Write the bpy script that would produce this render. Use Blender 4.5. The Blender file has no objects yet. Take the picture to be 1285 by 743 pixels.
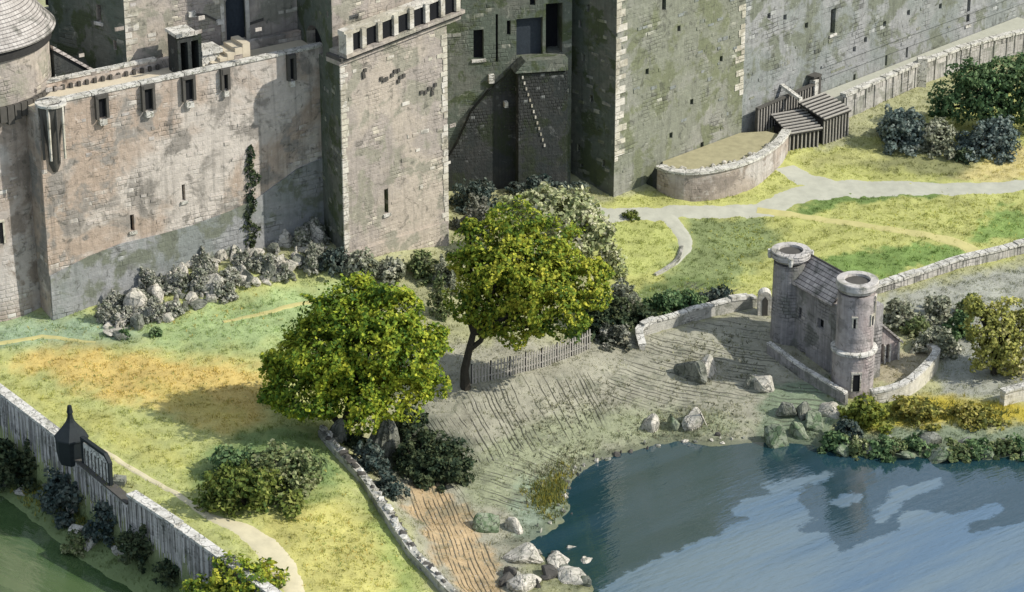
import bpy, bmesh, math, random
import numpy as np
from mathutils import Vector, noise
PI = math.pi; rad = math.radians
SC = bpy.context.scene
COL = SC.collection
random.seed(5); RNG = np.random.default_rng(5)

# ------------------------------------------------------------------ camera and survey of the site
PITCH = rad(24); DIST = 363.0; HF = rad(10); UC, VC = 642.5, 371.5
FPX = UC / math.tan(HF); cp, sp = math.cos(PITCH), math.sin(PITCH)
CY, CZ = -DIST * cp, DIST * sp
def P(u, v, z):
    """survey point seen in direction (u, v) on the level z"""
    a = (u - UC) / FPX; b = -(v - VC) / FPX
    dx, dy, dz = a, cp + b * sp, -sp + b * cp
    t = (z - CZ) / dz
    return Vector((dx * t, CY + dy * t, z))
def ZT(x, y, v):
    k = (VC - v) / FPX; dy = y - CY
    return CZ + dy * (k * cp - sp) / (cp + k * sp)
def mpp(x, y, z):
    return ((y - CY) * cp - (z - CZ) * sp) / FPX      # metres per survey unit at a place

# ------------------------------------------------------------------ terrain
ctrl = [
 (-60,415,10),(0,412,10),(70,412,10),(160,400,10.5),(160,369,11.3),(250,326,13.7),(330,295,15.0),(398,264,16.3),(200,413,10.1),(300,380,10.7),(385,346,11.2),(426,330,12.0),(440,352,10.4),(563,308,10),(560,255,9.6),(640,240,9.4),(715,228,9),
 (768,252,8),(850,232,8.2),(928,180,9.5),(1000,200,7.9),(1062,184,7.8),(1160,150,8.2),(1285,100,8.5),(1330,80,8.6),(1000,120,10),(1285,-20,10),
 (760,300,7),(850,300,6.2),(850,350,5.2),(950,260,6.6),(950,330,4.9),(1100,260,6.2),(1100,335,4.6),(1285,240,6.2),(1285,300,4.6),(1180,300,5.2),(1160,200,7.2),(1285,180,7.4),
 (1285,335,3.6),(1285,420,2.4),(1200,420,2.3),(1140,400,2.8),(1120,465,2.1),(1175,470,1.7),(1285,490,1.3),(1200,520,0.9),(1285,535,0.7),(1080,530,0.8),(1120,545,0.6),
 (975,412,3.7),(1030,450,2.7),(1072,492,1.8),(1020,500,1.6),(1000,540,0.5),(940,400,4.0),(880,410,4.1),(800,420,4.5),(760,390,5.6),(760,440,4.4),
 (840,470,2.7),(900,500,1.7),(830,530,0.7),(700,500,3.2),(660,470,4.9),(740,430,5.1),(585,482,5.2),(620,530,3.3),(640,580,1.9),(700,570,1.0),(760,555,0.7),(900,545,0.5),(600,640,1.3),(650,640,0.7),
 (1090,572,0),(1200,577,0),(1285,573,0),(1040,562,0),(960,556,0),(850,556,0),(770,572,0),(716,602,0),(716,640,0),(668,680,0),(720,722,0),(750,746,0),
 (800,640,-2),(1000,620,-2),(1200,640,-2),(1330,640,-2),(1285,746,-3),(1000,746,-3),(840,740,-2),(800,800,-2),
 (540,600,2.3),(520,560,2.9),(590,690,1.0),(625,746,0.6),(510,530,3.8),(560,650,1.4),(660,720,.45),
 (0,450,9.4),(160,430,9.9),(330,400,10.4),(440,350,10.5),(330,460,9.0),(470,440,8.0),(560,440,6.6),(330,530,7.5),(400,530,6.7),(420,600,6.0),(470,655,5.0),(525,746,3.6),
 (300,600,7.0),(200,500,8.4),(0,480,8.4),(60,520,7.9),(130,575,7.3),(200,640,6.6),(300,708,5.6),(360,748,5.0),(430,720,4.9),
 (440,562,5.7),(500,655,4.5),(545,725,3.4),(455,552,4.2),(525,650,1.9),(575,735,.9),
]
cw = np.array([tuple(P(u, v, z)) for u, v, z in ctrl])
def _k(d2): return np.sqrt(d2 + 3.0)
_d2 = ((cw[:, None, :2] - cw[None, :, :2]) ** 2).sum(-1)
_n = len(cw); _A = np.ones((_n + 1, _n + 1)); _A[:_n, :_n] = _k(_d2) + np.eye(_n) * -0.15; _A[_n, _n] = 0
_w = np.linalg.solve(_A, np.append(cw[:, 2], 0))
# lower bailey wall line (top of coping)
MW = [(-60,446,9.6),(0,490,9.1),(75,547,8.5),(165,622,7.8),(226,662,7.3),(288,706,6.7),(345,746,6.1),(420,800,5.4)]
mw = [P(*q) for q in MW]
d0 = (mw[0] - mw[1]).normalized(); d1 = (mw[-1] - mw[-2]).normalized()
mwx = [mw[0] + d0 * 200] + mw + [mw[-1] + d1 * 60]
_my = np.array([q.y for q in mwx])[::-1]; _mx = np.array([q.x for q in mwx])[::-1]
xs = np.concatenate([np.arange(-420, -84, 12.0), np.arange(-84, 84.01, 0.32), np.arange(96, 421, 12.0)])
ys = np.concatenate([np.arange(-320, -84, 10.0), np.arange(-84, 104.01, 0.32), np.arange(116, 700, 14.0)])
GX, GY = np.meshgrid(xs, ys)
H = np.full(GX.shape, _w[_n])
for i in range(_n):
    H += _w[i] * _k((GX - cw[i, 0]) ** 2 + (GY - cw[i, 1]) ** 2)
H = np.clip(H, -3.5, 13)
def fnoise(x, y, sc, seed=0, octv=4):
    r = np.random.default_rng(seed); out = np.zeros_like(x); amp = 1.0; tot = 0
    for o in range(octv):
        for k in range(4):
            a = r.uniform(0, 2 * PI); f = (2 ** o) / sc * r.uniform(.7, 1.4); ph = r.uniform(0, 6.28)
            w = 1.5 * np.sin((-x * math.sin(a) + y * math.cos(a)) * f * 2.1 + r.uniform(0, 6))
            out += amp * np.sin((x * math.cos(a) + y * math.sin(a)) * f * 6.28 + ph + w) / 4
        tot += amp; amp *= .55
    return out / tot * 2.0
H += 0.10 * fnoise(GX, GY, 9, 3) + 0.05 * fnoise(GX, GY, 2.6, 4)
XW = np.interp(GY, _my, _mx)
dm = (XW - 0.55 - GX) * 0.88
moat = dm > 0
H = np.where(moat, np.maximum(1.25 - 0.40 * np.maximum(dm - 1.0, 0) + 0.12 * fnoise(GX, GY, 5, 8), -2.5), H)
def hgt(x, y):
    i = min(max(int(np.searchsorted(xs, x)) - 1, 0), len(xs) - 2); j = min(max(int(np.searchsorted(ys, y)) - 1, 0), len(ys) - 2)
    tx = (x - xs[i]) / (xs[i + 1] - xs[i]); ty = (y - ys[j]) / (ys[j + 1] - ys[j])
    a = H[j, i] * (1 - tx) + H[j, i + 1] * tx; b = H[j + 1, i] * (1 - tx) + H[j + 1, i + 1] * tx
    return float(a * (1 - ty) + b * ty)
def G(u, v):
    z = 13.5
    while z > -3.4:
        q = P(u, v, z)
        if hgt(q.x, q.y) >= z:
            lo, hi = z, z + .1
            for _ in range(12):
                m = (lo + hi) / 2; q = P(u, v, m)
                if hgt(q.x, q.y) >= m: lo = m
                else: hi = m
            q = P(u, v, lo); return q
        z -= .1
    return P(u, v, -3)

# ------------------------------------------------------------------ node helpers and materials
def srgb(r, g, b):
    f = lambda c: (c / 255 / 12.92) if c / 255 <= .04045 else ((c / 255 + .055) / 1.055) ** 2.4
    return (f(r), f(g), f(b), 1)
class NT:
    def __init__(s, name):
        s.m = bpy.data.materials.new(name); s.m.use_nodes = True; s.t = s.m.node_tree
        s.b = s.t.nodes['Principled BSDF']; s.b.inputs['Roughness'].default_value = .9
        s.b.inputs['Specular IOR Level'].default_value = .25
    def n(s, kind, **kw):
        nd = s.t.nodes.new(kind)
        for k, v in kw.items():
            if k.startswith('_'): setattr(nd, k[1:], v)
            else: s.put(nd, int(k[1:]) if k[0] == 'i' and k[1:].isdigit() else k.replace('__', ' '), v)
        return nd
    def put(s, nd, key, v):
        sock = nd.inputs[key]
        if isinstance(v, bpy.types.NodeSocket): s.t.links.new(v, sock)
        else: sock.default_value = v
    def math(s, op, a, b=0.0, c=0.0, clamp=False):
        nd = s.n('ShaderNodeMath', _operation=op, _use_clamp=clamp, i0=a, i1=b, i2=c); return nd.outputs[0]
    def mix(s, f, a, b, mode='MIX'):
        nd = s.t.nodes.new('ShaderNodeMix'); nd.data_type = 'RGBA'; nd.blend_type = mode
        s.put(nd, 0, f); s.put(nd, 6, a); s.put(nd, 7, b); return nd.outputs[2]
    def ss(s, x, a, b):
        nd = s.t.nodes.new('ShaderNodeMapRange'); nd.interpolation_type = 'SMOOTHSTEP'
        s.put(nd, 0, x); s.put(nd, 1, a); s.put(nd, 2, b); return nd.outputs[0]
    def noise(s, vec, scale, detail=4, rough=.55, dist=0):
        nd = s.n('ShaderNodeTexNoise', Vector=vec, Scale=scale, Detail=detail, Roughness=rough, Distortion=dist); return nd.outputs['Fac']
    def bump(s, h, strength=.5, dist=.1):
        nd = s.n('ShaderNodeBump', Strength=strength, Distance=dist, Height=h); s.t.links.new(nd.outputs[0], s.b.inputs['Normal'])
    def col(s, c): s.put(s.b, 'Base Color', c)
    def sep(s, vec):
        nd = s.n('ShaderNodeSeparateXYZ', i0=vec); return nd.outputs
    def comb(s, x, y, z=0.0):
        return s.n('ShaderNodeCombineXYZ', i0=x, i1=y, i2=z).outputs[0]

def stone(name, c1, c2, c3, bw=1.0, bh=.5, dark=.04, pale=.05, course=.35, streak=.3, palec=None, darkc=None, blotch=.12, seed=0.0, vlines=0.0):
    """weathered masonry: large stains, odd dark and pale blocks, patchy joints, run-off streaks"""
    t = NT(name)
    uv = t.n('ShaderNodeUVMap').outputs[0]
    gp = t.n('ShaderNodeVectorMath', _operation='ADD', i0=t.n('ShaderNodeNewGeometry').outputs['Position'], i1=(seed * 17, seed * 9, seed * 5)).outputs[0]
    wob = t.noise(gp, .9, 2)
    s = t.sep(uv)
    ux = t.math('ADD', s[0], t.math('MULTIPLY', t.math('SUBTRACT', wob, .5), .35)); uy = t.math('ADD', s[1], t.math('MULTIPLY', t.math('SUBTRACT', t.noise(gp, .6, 2), .5), .3))
    row = t.math('FLOOR', t.math('DIVIDE', uy, bh))
    off = t.n('ShaderNodeTexWhiteNoise', _noise_dimensions='1D', W=row).outputs[0]
    cx = t.math('ADD', t.math('DIVIDE', ux, bw), off)
    cell = t.comb(t.math('FLOOR', cx), row, seed)
    wn = t.n('ShaderNodeTexWhiteNoise', _noise_dimensions='3D', Vector=cell).outputs[0]
    fx = t.math('FRACT', cx); fy = t.math('FRACT', t.math('DIVIDE', uy, bh))
    ex = t.math('MULTIPLY', t.math('MINIMUM', fx, t.math('SUBTRACT', 1.0, fx)), bw); ey = t.math('MULTIPLY', t.math('MINIMUM', fy, t.math('SUBTRACT', 1.0, fy)), bh)
    edge = t.math('MINIMUM', ex, ey)
    joint = t.math('SUBTRACT', 1.0, t.ss(edge, .02, .09))
    n1 = t.noise(gp, blotch, 5, .6, .6); n2 = t.noise(gp, blotch * 2.7, 5, .6, .4); n3 = t.noise(gp, 1.4, 4, .65)
    c = t.mix(t.ss(n1, .43, .57), c1, c2); c = t.mix(t.ss(n2, .50, .59), c, c3)
    n4 = t.noise(gp, .75, 5, .7, .8); c = t.mix(t.math('MULTIPLY', t.ss(n4, .56, .66), .55), c, darkc or (.07, .072, .06, 1)); c = t.mix(t.math('MULTIPLY', t.ss(n4, .40, .34), .35), c, palec or (.42, .40, .35, 1))
    v = t.math('ADD', .92, t.math('MULTIPLY', wn, .12)); v = t.math('MULTIPLY', v, t.math('ADD', .72, t.math('MULTIPLY', n3, .56)))
    c = t.mix(1.0, c, t.n('ShaderNodeCombineColor', i0=v, i1=v, i2=v).outputs[0], 'MULTIPLY')
    patch = t.ss(t.noise(gp, .22, 4, .65), .50, .66)
    c = t.mix(t.math('MULTIPLY', joint, t.math('MULTIPLY', patch, course)), c, darkc or (.03, .032, .03, 1))
    c = t.mix(t.math('MULTIPLY', t.math('GREATER_THAN', wn, 1 - dark), t.math('ADD', .12, t.math('MULTIPLY', patch, .4))), c, darkc or (.04, .04, .036, 1))
    c = t.mix(t.math('MULTIPLY', t.math('LESS_THAN', wn, pale), t.math('MULTIPLY', patch, .9)), c, palec or (.42, .40, .35, 1))
    st = t.noise(t.comb(t.math('MULTIPLY', s[0], 1.5), t.math('MULTIPLY', s[1], .07), seed), 1.0, 4, .6)
    c = t.mix(t.math('MULTIPLY', t.ss(st, .5, .68), streak), c, (.045, .048, .044, 1))
    if vlines:
        vl = t.noise(t.comb(t.math('MULTIPLY', s[0], 4.2), t.math('MULTIPLY', s[1], .06), seed), 1.0, 2, .5)
        c = t.mix(t.math('MULTIPLY', t.ss(vl, .5, .6), vlines), c, (.03, .032, .032, 1))
    t.col(c)
    hh = t.math('ADD', t.math('MULTIPLY', t.ss(edge, .0, .1), t.math('ADD', .08, t.math('MULTIPLY', patch, .5))), t.math('ADD', t.math('MULTIPLY', wn, t.math('ADD', .06, t.math('MULTIPLY', patch, .25))), t.math('MULTIPLY', n3, .9)))
    t.bump(hh, .7, .16)
    return t.m
def plain(name, c, rough=.9, var=.35, sc=1.2, bump=.3):
    t = NT(name); gp = t.n('ShaderNodeNewGeometry').outputs['Position']
    n = t.noise(gp, sc, 5, .65); v = t.math('ADD', 1 - var, t.math('MULTIPLY', n, 2 * var))
    t.col(t.mix(1.0, c, t.n('ShaderNodeCombineColor', i0=v, i1=v, i2=v).outputs[0], 'MULTIPLY'))
    t.b.inputs['Roughness'].default_value = rough; t.bump(n, bump, .08); return t.m
def rockmat(name, ca, cb):
    t = NT(name); gp = t.n('ShaderNodeNewGeometry').outputs['Position']
    n = t.noise(gp, .9, 5, .65); n2 = t.noise(gp, 3.2, 5, .7); cr = t.n('ShaderNodeTexVoronoi', _feature='DISTANCE_TO_EDGE', Vector=t.n('ShaderNodeVectorMath', _operation='ADD', i0=gp, i1=t.n('ShaderNodeTexNoise', Vector=gp, Scale=1.5).outputs['Color']).outputs[0], Scale=.85).outputs[0]
    c = t.mix(t.ss(n, .42, .6), ca, cb); v = t.math('ADD', .6, t.math('MULTIPLY', n2, .8))
    c = t.mix(1.0, c, t.n('ShaderNodeCombineColor', i0=v, i1=v, i2=v).outputs[0], 'MULTIPLY')
    c = t.mix(t.math('MULTIPLY', t.math('SUBTRACT', 1.0, t.ss(cr, .0, .05)), .7), c, (.03, .032, .028, 1))
    c = t.mix(t.math('MULTIPLY', t.ss(t.noise(gp, 2.0, 3, .6), .6, .68), .6), c, (.10, .12, .06, 1))
    t.col(c); t.bump(t.math('ADD', n2, t.math('MULTIPLY', t.ss(cr, 0, .06), .5)), .7, .12); return t.m
def leafmat(name, rough=.75):
    t = NT(name); a = t.n('ShaderNodeAttribute', _attribute_name='Col').outputs['Color']
    t.col(a); t.b.inputs['Roughness'].default_value = rough
    tr = t.n('ShaderNodeBsdfTranslucent', Color=a); mx = t.n('ShaderNodeMixShader', i0=.22)
    t.t.links.new(t.b.outputs[0], mx.inputs[1]); t.t.links.new(tr.outputs[0], mx.inputs[2])
    t.t.links.new(mx.outputs[0], t.t.nodes['Material Output'].inputs[0]); return t.m
def slatemat(name, ca, cb, rows=.45, w=.5):
    t = NT(name); s = t.sep(t.n('ShaderNodeUVMap').outputs[0]); gp = t.n('ShaderNodeNewGeometry').outputs['Position']
    r = t.math('DIVIDE', s[1], rows); row = t.math('FLOOR', r); off = t.n('ShaderNodeTexWhiteNoise', _noise_dimensions='1D', W=row).outputs[0]
    cx = t.math('ADD', t.math('DIVIDE', s[0], w), off)
    wn = t.n('ShaderNodeTexWhiteNoise', _noise_dimensions='3D', Vector=t.comb(t.math('FLOOR', cx), row)).outputs[0]
    fy = t.math('FRACT', r); fx = t.math('FRACT', cx)
    c = t.mix(wn, ca, cb); n = t.noise(gp, .5, 4); c = t.mix(t.ss(n, .5, .72), c, (.12, .12, .1, 1))
    c = t.mix(t.math('MULTIPLY', t.math('LESS_THAN', fy, .2), .75), c, (.03, .03, .03, 1))
    c = t.mix(t.math('MULTIPLY', t.math('LESS_THAN', fx, .1), .5), c, (.04, .04, .04, 1))
    t.col(c); t.bump(t.math('ADD', fy, t.math('MULTIPLY', wn, .4)), .6, .08); return t.m
def lin(*c): return (*c, 1)

M = {}
M['rose'] = stone('rose_grey_rubble', lin(.43,.345,.275), lin(.55,.50,.445), lin(.29,.265,.235), 1.1,.55, dark=.02, pale=.10, course=.16, streak=.28, palec=lin(.62,.58,.52), blotch=.085, seed=1)
M['round'] = stone('pale_rose_stone', lin(.40,.34,.29), lin(.50,.465,.43), lin(.28,.24,.205), 1.0,.5, dark=.03, pale=.08, course=.14, streak=.2, palec=lin(.65,.62,.57), blotch=.1, seed=2)
M['sand'] = stone('sand_stone', lin(.46,.405,.335), lin(.37,.33,.29), lin(.31,.295,.235), .9,.45, dark=.025, pale=.10, course=.14, streak=.22, palec=lin(.62,.57,.46), blotch=.11, seed=3)
M['moss'] = stone('mossy_grey_stone', lin(.235,.245,.19), lin(.29,.29,.25), lin(.185,.20,.125), 1.0,.5, dark=.05, pale=.09, course=.3, streak=.24, palec=lin(.45,.45,.37), blotch=.1, seed=4)
M['slab'] = stone('blue_grey_stone', lin(.25,.27,.255), lin(.31,.315,.31), lin(.185,.20,.155), 1.2,.6, dark=.05, pale=.10, course=.5, streak=.25, palec=lin(.46,.47,.45), blotch=.09, seed=5)
M['green'] = stone('green_shaded_stone', lin(.115,.138,.108), lin(.155,.163,.135), lin(.08,.10,.052), 1.1,.55, dark=.05, pale=.05, course=.22, streak=.35, palec=lin(.4,.4,.33), blotch=.12, seed=6)  # darker stone that carries the shade of the flanks and the recess
M['dark'] = stone('dark_and_shaded_stone', lin(.036,.043,.041), lin(.052,.055,.052), lin(.034,.044,.026), .55,.42, dark=.08, pale=.05, course=.95, streak=.5, palec=lin(.24,.25,.24), blotch=.1, seed=7, vlines=.45)  # near-black tone puts the recess shade into the stone colour
M['quoin'] = stone('pale_dressed_stone', lin(.56,.53,.43), lin(.62,.59,.52), lin(.42,.39,.31), 1.2,.6, dark=.03, pale=.1, course=.2, streak=.12, palec=lin(.7,.67,.6), seed=8)
M['coping'] = None
M['cream'] = plain('cream_stone_paving', lin(.60,.53,.40), .9, .22, .8)
M['dkcop'] = plain('dark_coping_stone', lin(.09,.085,.075), .9, .4)
M['grav'] = plain('pale_gravel', lin(.42,.42,.35), .95, .22, .9, .4)
M['void'] = plain('dark_unlit_room', lin(.012,.013,.015), .95, .3)
M['shutter'] = plain('blue_black_timber', lin(.035,.045,.055), .8, .5, 3)
M['ringst'] = stone('ring_stone', lin(.50,.47,.42), lin(.56,.53,.49), lin(.34,.33,.28), .7,.4, dark=.04, pale=.1, course=.5, streak=.3, seed=13)
M['timber'] = plain('black_tarred_timber', lin(.035,.034,.032), .85, .5, 2.5)
M['palebat'] = plain('bleached_batten', lin(.36,.34,.30), .85, .4, 2.5)
M['slate'] = slatemat('pale_grey_slate', lin(.52,.49,.45), lin(.36,.33,.30))
M['slate2'] = slatemat('brown_grey_slate', lin(.56,.51,.47), lin(.38,.34,.32), .55, .7)
M['gate'] = stone('violet_grey_stone', lin(.30,.285,.275), lin(.37,.35,.335), lin(.22,.22,.195), .8,.42, dark=.06, pale=.07, course=.6, streak=.35, palec=lin(.5,.46,.43), seed=9, vlines=.16)
M['pink'] = stone('pink_dressed_stone', lin(.38,.32,.305), lin(.42,.38,.36), lin(.29,.265,.25), .7,.4, dark=.05, pale=.1, course=.4, streak=.3, palec=lin(.55,.5,.46), seed=10, vlines=.12)
M['retain'] = stone('retaining_wall_stone', lin(.52,.49,.45), lin(.58,.55,.51), lin(.36,.35,.31), .9,.45, dark=.03, pale=.05, course=.14, streak=.45, palec=lin(.5,.48,.44), seed=11, vlines=.62)
M['terr'] = stone('pale_terrace_stone', lin(.42,.40,.37), lin(.48,.465,.43), lin(.31,.31,.27), .9,.45, dark=.03, pale=.05, course=.5, streak=.35, palec=lin(.55,.53,.48), seed=14, vlines=.25)
M['field'] = stone('field_stone', lin(.42,.41,.36), lin(.5,.48,.42), lin(.24,.24,.2), .55,.32, dark=.10, pale=.15, course=.8, streak=.2, palec=lin(.62,.6,.54), seed=12)
M['coping'] = rockmat('weathered_pale_coping', lin(.66,.64,.58), lin(.47,.455,.40))
M['rock'] = rockmat('pale_rubble_rock', lin(.60,.56,.48), lin(.40,.385,.32))
M['rock2'] = rockmat('lichen_grey_rock', lin(.24,.245,.205), lin(.13,.14,.11))
M['rock3'] = rockmat('green_mossy_rock', lin(.25,.28,.20), lin(.11,.16,.085))
M['bark'] = plain('dark_bark', lin(.045,.04,.03), .95, .5, 3, .6)
M['slateroof'] = plain('black_lead_roof', lin(.018,.024,.026), .6, .4, 2)
M['leaf'] = leafmat('foliage_leaf')
M['soil'] = plain('dry_turf_fill', lin(.36,.33,.20), .95, .4, 1.0, .5)

# ------------------------------------------------------------------ mesh helpers
def put(o, parent=None):
    COL.objects.link(o)
    if parent is not None: o.parent = parent; o.matrix_parent_inverse = parent.matrix_world.inverted()
    return o
def auto_uv(me, center=None):
    uvl = me.uv_layers.new(name='UVMap') if not me.uv_layers else me.uv_layers[0]
    n = len(me.loops); co = np.empty(len(me.vertices) * 3); me.vertices.foreach_get('co', co); co = co.reshape(-1, 3)
    li = np.empty(n, int); me.loops.foreach_get('vertex_index', li)
    uv = np.zeros((n, 2))
    for p in me.polygons:
        nr = p.normal; ids = slice(p.loop_start, p.loop_start + p.loop_total); pts = co[li[ids]]
        if abs(nr.z) > .8: uv[ids] = pts[:, :2]; continue
        if center is not None:
            a = np.arctan2(pts[:, 1] - center[1], pts[:, 0] - center[0]); am = a[0]
            a = np.where(a - am > PI, a - 2 * PI, np.where(a - am < -PI, a + 2 * PI, a)); uv[ids, 0] = a * center[2]
            uv[ids, 1] = pts[:, 2] / max(.3, math.sqrt(max(.05, 1 - nr.z ** 2))); continue
        t = Vector((0, 0, 1)).cross(nr); t.normalize(); t2 = nr.cross(t)
        uv[ids, 0] = pts @ np.array(t); uv[ids, 1] = pts @ np.array(t2)
    uvl.data.foreach_set('uv', uv.ravel())
class MB:
    def __init__(s): s.v = []; s.f = []
    def prism(s, poly, z0, z1):
        """poly: xy corners, counter-clockwise from above; z0, z1: level or one per corner"""
        n = len(poly); b = len(s.v)
        z0 = [z0] * n if not hasattr(z0, '__len__') else z0; z1 = [z1] * n if not hasattr(z1, '__len__') else z1
        a = sum(poly[i][0] * poly[(i + 1) % n][1] - poly[(i + 1) % n][0] * poly[i][1] for i in range(n))
        if a < 0: poly = poly[::-1]; z0 = z0[::-1]; z1 = z1[::-1]
        s.v += [(q[0], q[1], z) for q, z in zip(poly, z0)] + [(q[0], q[1], z) for q, z in zip(poly, z1)]
        s.f += [list(range(b, b + n))[::-1], list(range(b + n, b + 2 * n))]
        for i in range(n):
            j = (i + 1) % n; s.f.append([b + i, b + j, b + n + j, b + n + i])
        return s
    def hexa(s, c8):
        b = len(s.v); s.v += [tuple(c) for c in c8]
        s.f += [[b + i for i in q] for q in ((3,2,1,0),(4,5,6,7),(0,1,5,4),(1,2,6,5),(2,3,7,6),(3,0,4,7))]; return s
    def strip(s, pts, th, z0, z1, side=0.0):
        """a wall following points (xy); th thickness, side -1..1 shifts it; z0/z1 lists"""
        n = len(pts); L = []; R = []
        for i in range(n):
            a = Vector(pts[max(i - 1, 0)][:2]); b = Vector(pts[min(i + 1, n - 1)][:2]); d = (b - a).normalized(); nn = Vector((-d.y, d.x)); c = Vector(pts[i][:2]) + nn * side * th / 2
            L.append(c + nn * th / 2); R.append(c - nn * th / 2)
        z0 = [z0] * n if not hasattr(z0, '__len__') else z0; z1 = [z1] * n if not hasattr(z1, '__len__') else z1
        b = len(s.v)
        for i in range(n): s.v += [(*R[i], z0[i]), (*L[i], z0[i]), (*L[i], z1[i]), (*R[i], z1[i])]
        for i in range(n - 1):
            k = b + 4 * i
            for q in ((0,1),(1,2),(2,3),(3,0)): s.f.append([k + q[0], k + q[1], k + 4 + q[1], k + 4 + q[0]][::-1])
        s.f.append([b, b + 1, b + 2, b + 3][::-1]); k = b + 4 * (n - 1); s.f.append([k, k + 1, k + 2, k + 3]); return s
    def tube(s, pts, rs, n=7):
        b = len(s.v); m = len(pts)
        for i in range(m):
            a = Vector(pts[max(i - 1, 0)]); c = Vector(pts[min(i + 1, m - 1)]); d = (c - a).normalized()
            x = d.orthogonal().normalized() if i == 0 else (x - d * x.dot(d)).normalized()
            y = d.cross(x)
            for k in range(n):
                q = Vector(pts[i]) + (x * math.cos(2 * PI * k / n) + y * math.sin(2 * PI * k / n)) * rs[i]; s.v.append(tuple(q))
        for i in range(m - 1):
            for k in range(n):
                j = (k + 1) % n; s.f.append([b + i * n + k, b + i * n + j, b + i * n + n + j, b + i * n + n + k])
        s.f.append([b + k for k in range(n)][::-1]); s.f.append([b + (m - 1) * n + k for k in range(n)]); return s
    def lathe(s, c, prof, n=40, closed=False):
        b = len(s.v); m = len(prof)
        for r, z in prof:
            for k in range(n): a = 2 * PI * k / n; s.v.append((c[0] + r * math.cos(a), c[1] + r * math.sin(a), z))
        for i in range(m if closed else m - 1):
            i2 = (i + 1) % m
            for k in range(n):
                j = (k + 1) % n; s.f.append([b + i * n + k, b + i * n + j, b + i2 * n + j, b + i2 * n + k])
        if not closed:
            s.f.append([b + k for k in range(n)][::-1]); s.f.append([b + (m - 1) * n + k for k in range(n)])
        return s
    def build(s, name, mat, parent=None, smooth=False, center=None, fix=True):
        me = bpy.data.meshes.new(name); me.from_pydata(s.v, [], s.f); me.validate()
        if fix:
            bm = bmesh.new(); bm.from_mesh(me); bmesh.ops.recalc_face_normals(bm, faces=bm.faces); bm.to_mesh(me); bm.free()
        me.update(); auto_uv(me, center); me.materials.append(mat)
        if smooth:
            me.polygons.foreach_set('use_smooth', [True] * len(me.polygons)); me.set_sharp_from_angle(angle=rad(35))
        return put(bpy.data.objects.new(name, me), parent)
def pieces(g, name, mat, parent=None, smooth=False):
    par = list(range(len(g.v)))
    def fd(i):
        while par[i] != i: par[i] = par[par[i]]; i = par[i]
        return i
    for f in g.f:
        for k in f[1:]: par[fd(k)] = fd(f[0])
    grp = {}
    for f in g.f: grp.setdefault(fd(f[0]), []).append(f)
    out = []
    for fl in grp.values():
        ids = sorted({i for f in fl for i in f}); mp_ = {k: n for n, k in enumerate(ids)}; h = MB(); h.v = [g.v[i] for i in ids]; h.f = [[mp_[i] for i in f] for f in fl]
        m_ = mat() if callable(mat) else mat; out.append(h.build(name, m_, parent, smooth))
    return out
def tag(o, label, cat, group=None, kind=None):
    if label: o['label'] = label
    if cat: o['category'] = cat
    if group: o['group'] = group
    if kind: o['kind'] = kind
    return o
def thing(name, loc, label, cat, group=None):
    o = bpy.data.objects.new(name, None); o.location = loc; o.empty_display_size = .5; COL.objects.link(o)
    bpy.context.view_layer.update(); return tag(o, label, cat, group)
class Face:
    """vertical plane from a to b (xy); s along it, d outward (to the viewer's side)"""
    def __init__(f, a, b):
        f.a = Vector((a[0], a[1])); f.b = Vector((b[0], b[1])); f.L = (f.b - f.a).length; f.t = (f.b - f.a) / f.L; f.n = Vector((f.t.y, -f.t.x))
    def at(f, s, d=0): q = f.a + f.t * s + f.n * d; return (q.x, q.y)
    def px(f, u, v):
        o = Vector((0, CY)); q = P(u, v, 0); dr = Vector((q.x, q.y)) - o
        t = (f.a - o).dot(f.n) / dr.dot(f.n); s = (o + dr * t - f.a).dot(f.t); xy = f.at(s)
        return s, ZT(xy[0], xy[1], v)
    def box(f, mb, s0, s1, z0, z1, d0, d1):
        mb.prism([f.at(s0, d0), f.at(s0, d1), f.at(s1, d1), f.at(s1, d0)], z0, z1); return mb
    def poly(f, mb, sz, d0, d1):
        n = len(sz); b = len(mb.v)
        for d in (d0, d1):
            for s_, z in sz: mb.v.append((*f.at(s_, d), z))
        mb.f += [[b + i for i in range(n)], [b + n + i for i in range(n)][::-1]]
        for i in range(n):
            j = (i + 1) % n; mb.f.append([b + i, b + n + i, b + n + j, b + j])
        return mb
def cut(o, cutter):
    """carve real openings out of a wall"""
    c = cutter.build('cutter', M['void']); md = o.modifiers.new('b', 'BOOLEAN'); md.object = c; md.operation = 'DIFFERENCE'; md.solver = 'EXACT'
    dg = bpy.context.evaluated_depsgraph_get(); me = bpy.data.meshes.new_from_object(o.evaluated_get(dg)); o.modifiers.clear()
    old = o.data; mats = [m for m in old.materials]; o.data = me; me.name = o.name; bpy.data.meshes.remove(old); bpy.data.objects.remove(c)
    for l in list(me.uv_layers): me.uv_layers.remove(l)
    me.update(); auto_uv(me)
    me.materials.clear()
    me.polygons.foreach_set('material_index', [0] * len(me.polygons)); me.materials.append(mats[0]); return o
OPEN = {}
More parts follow.
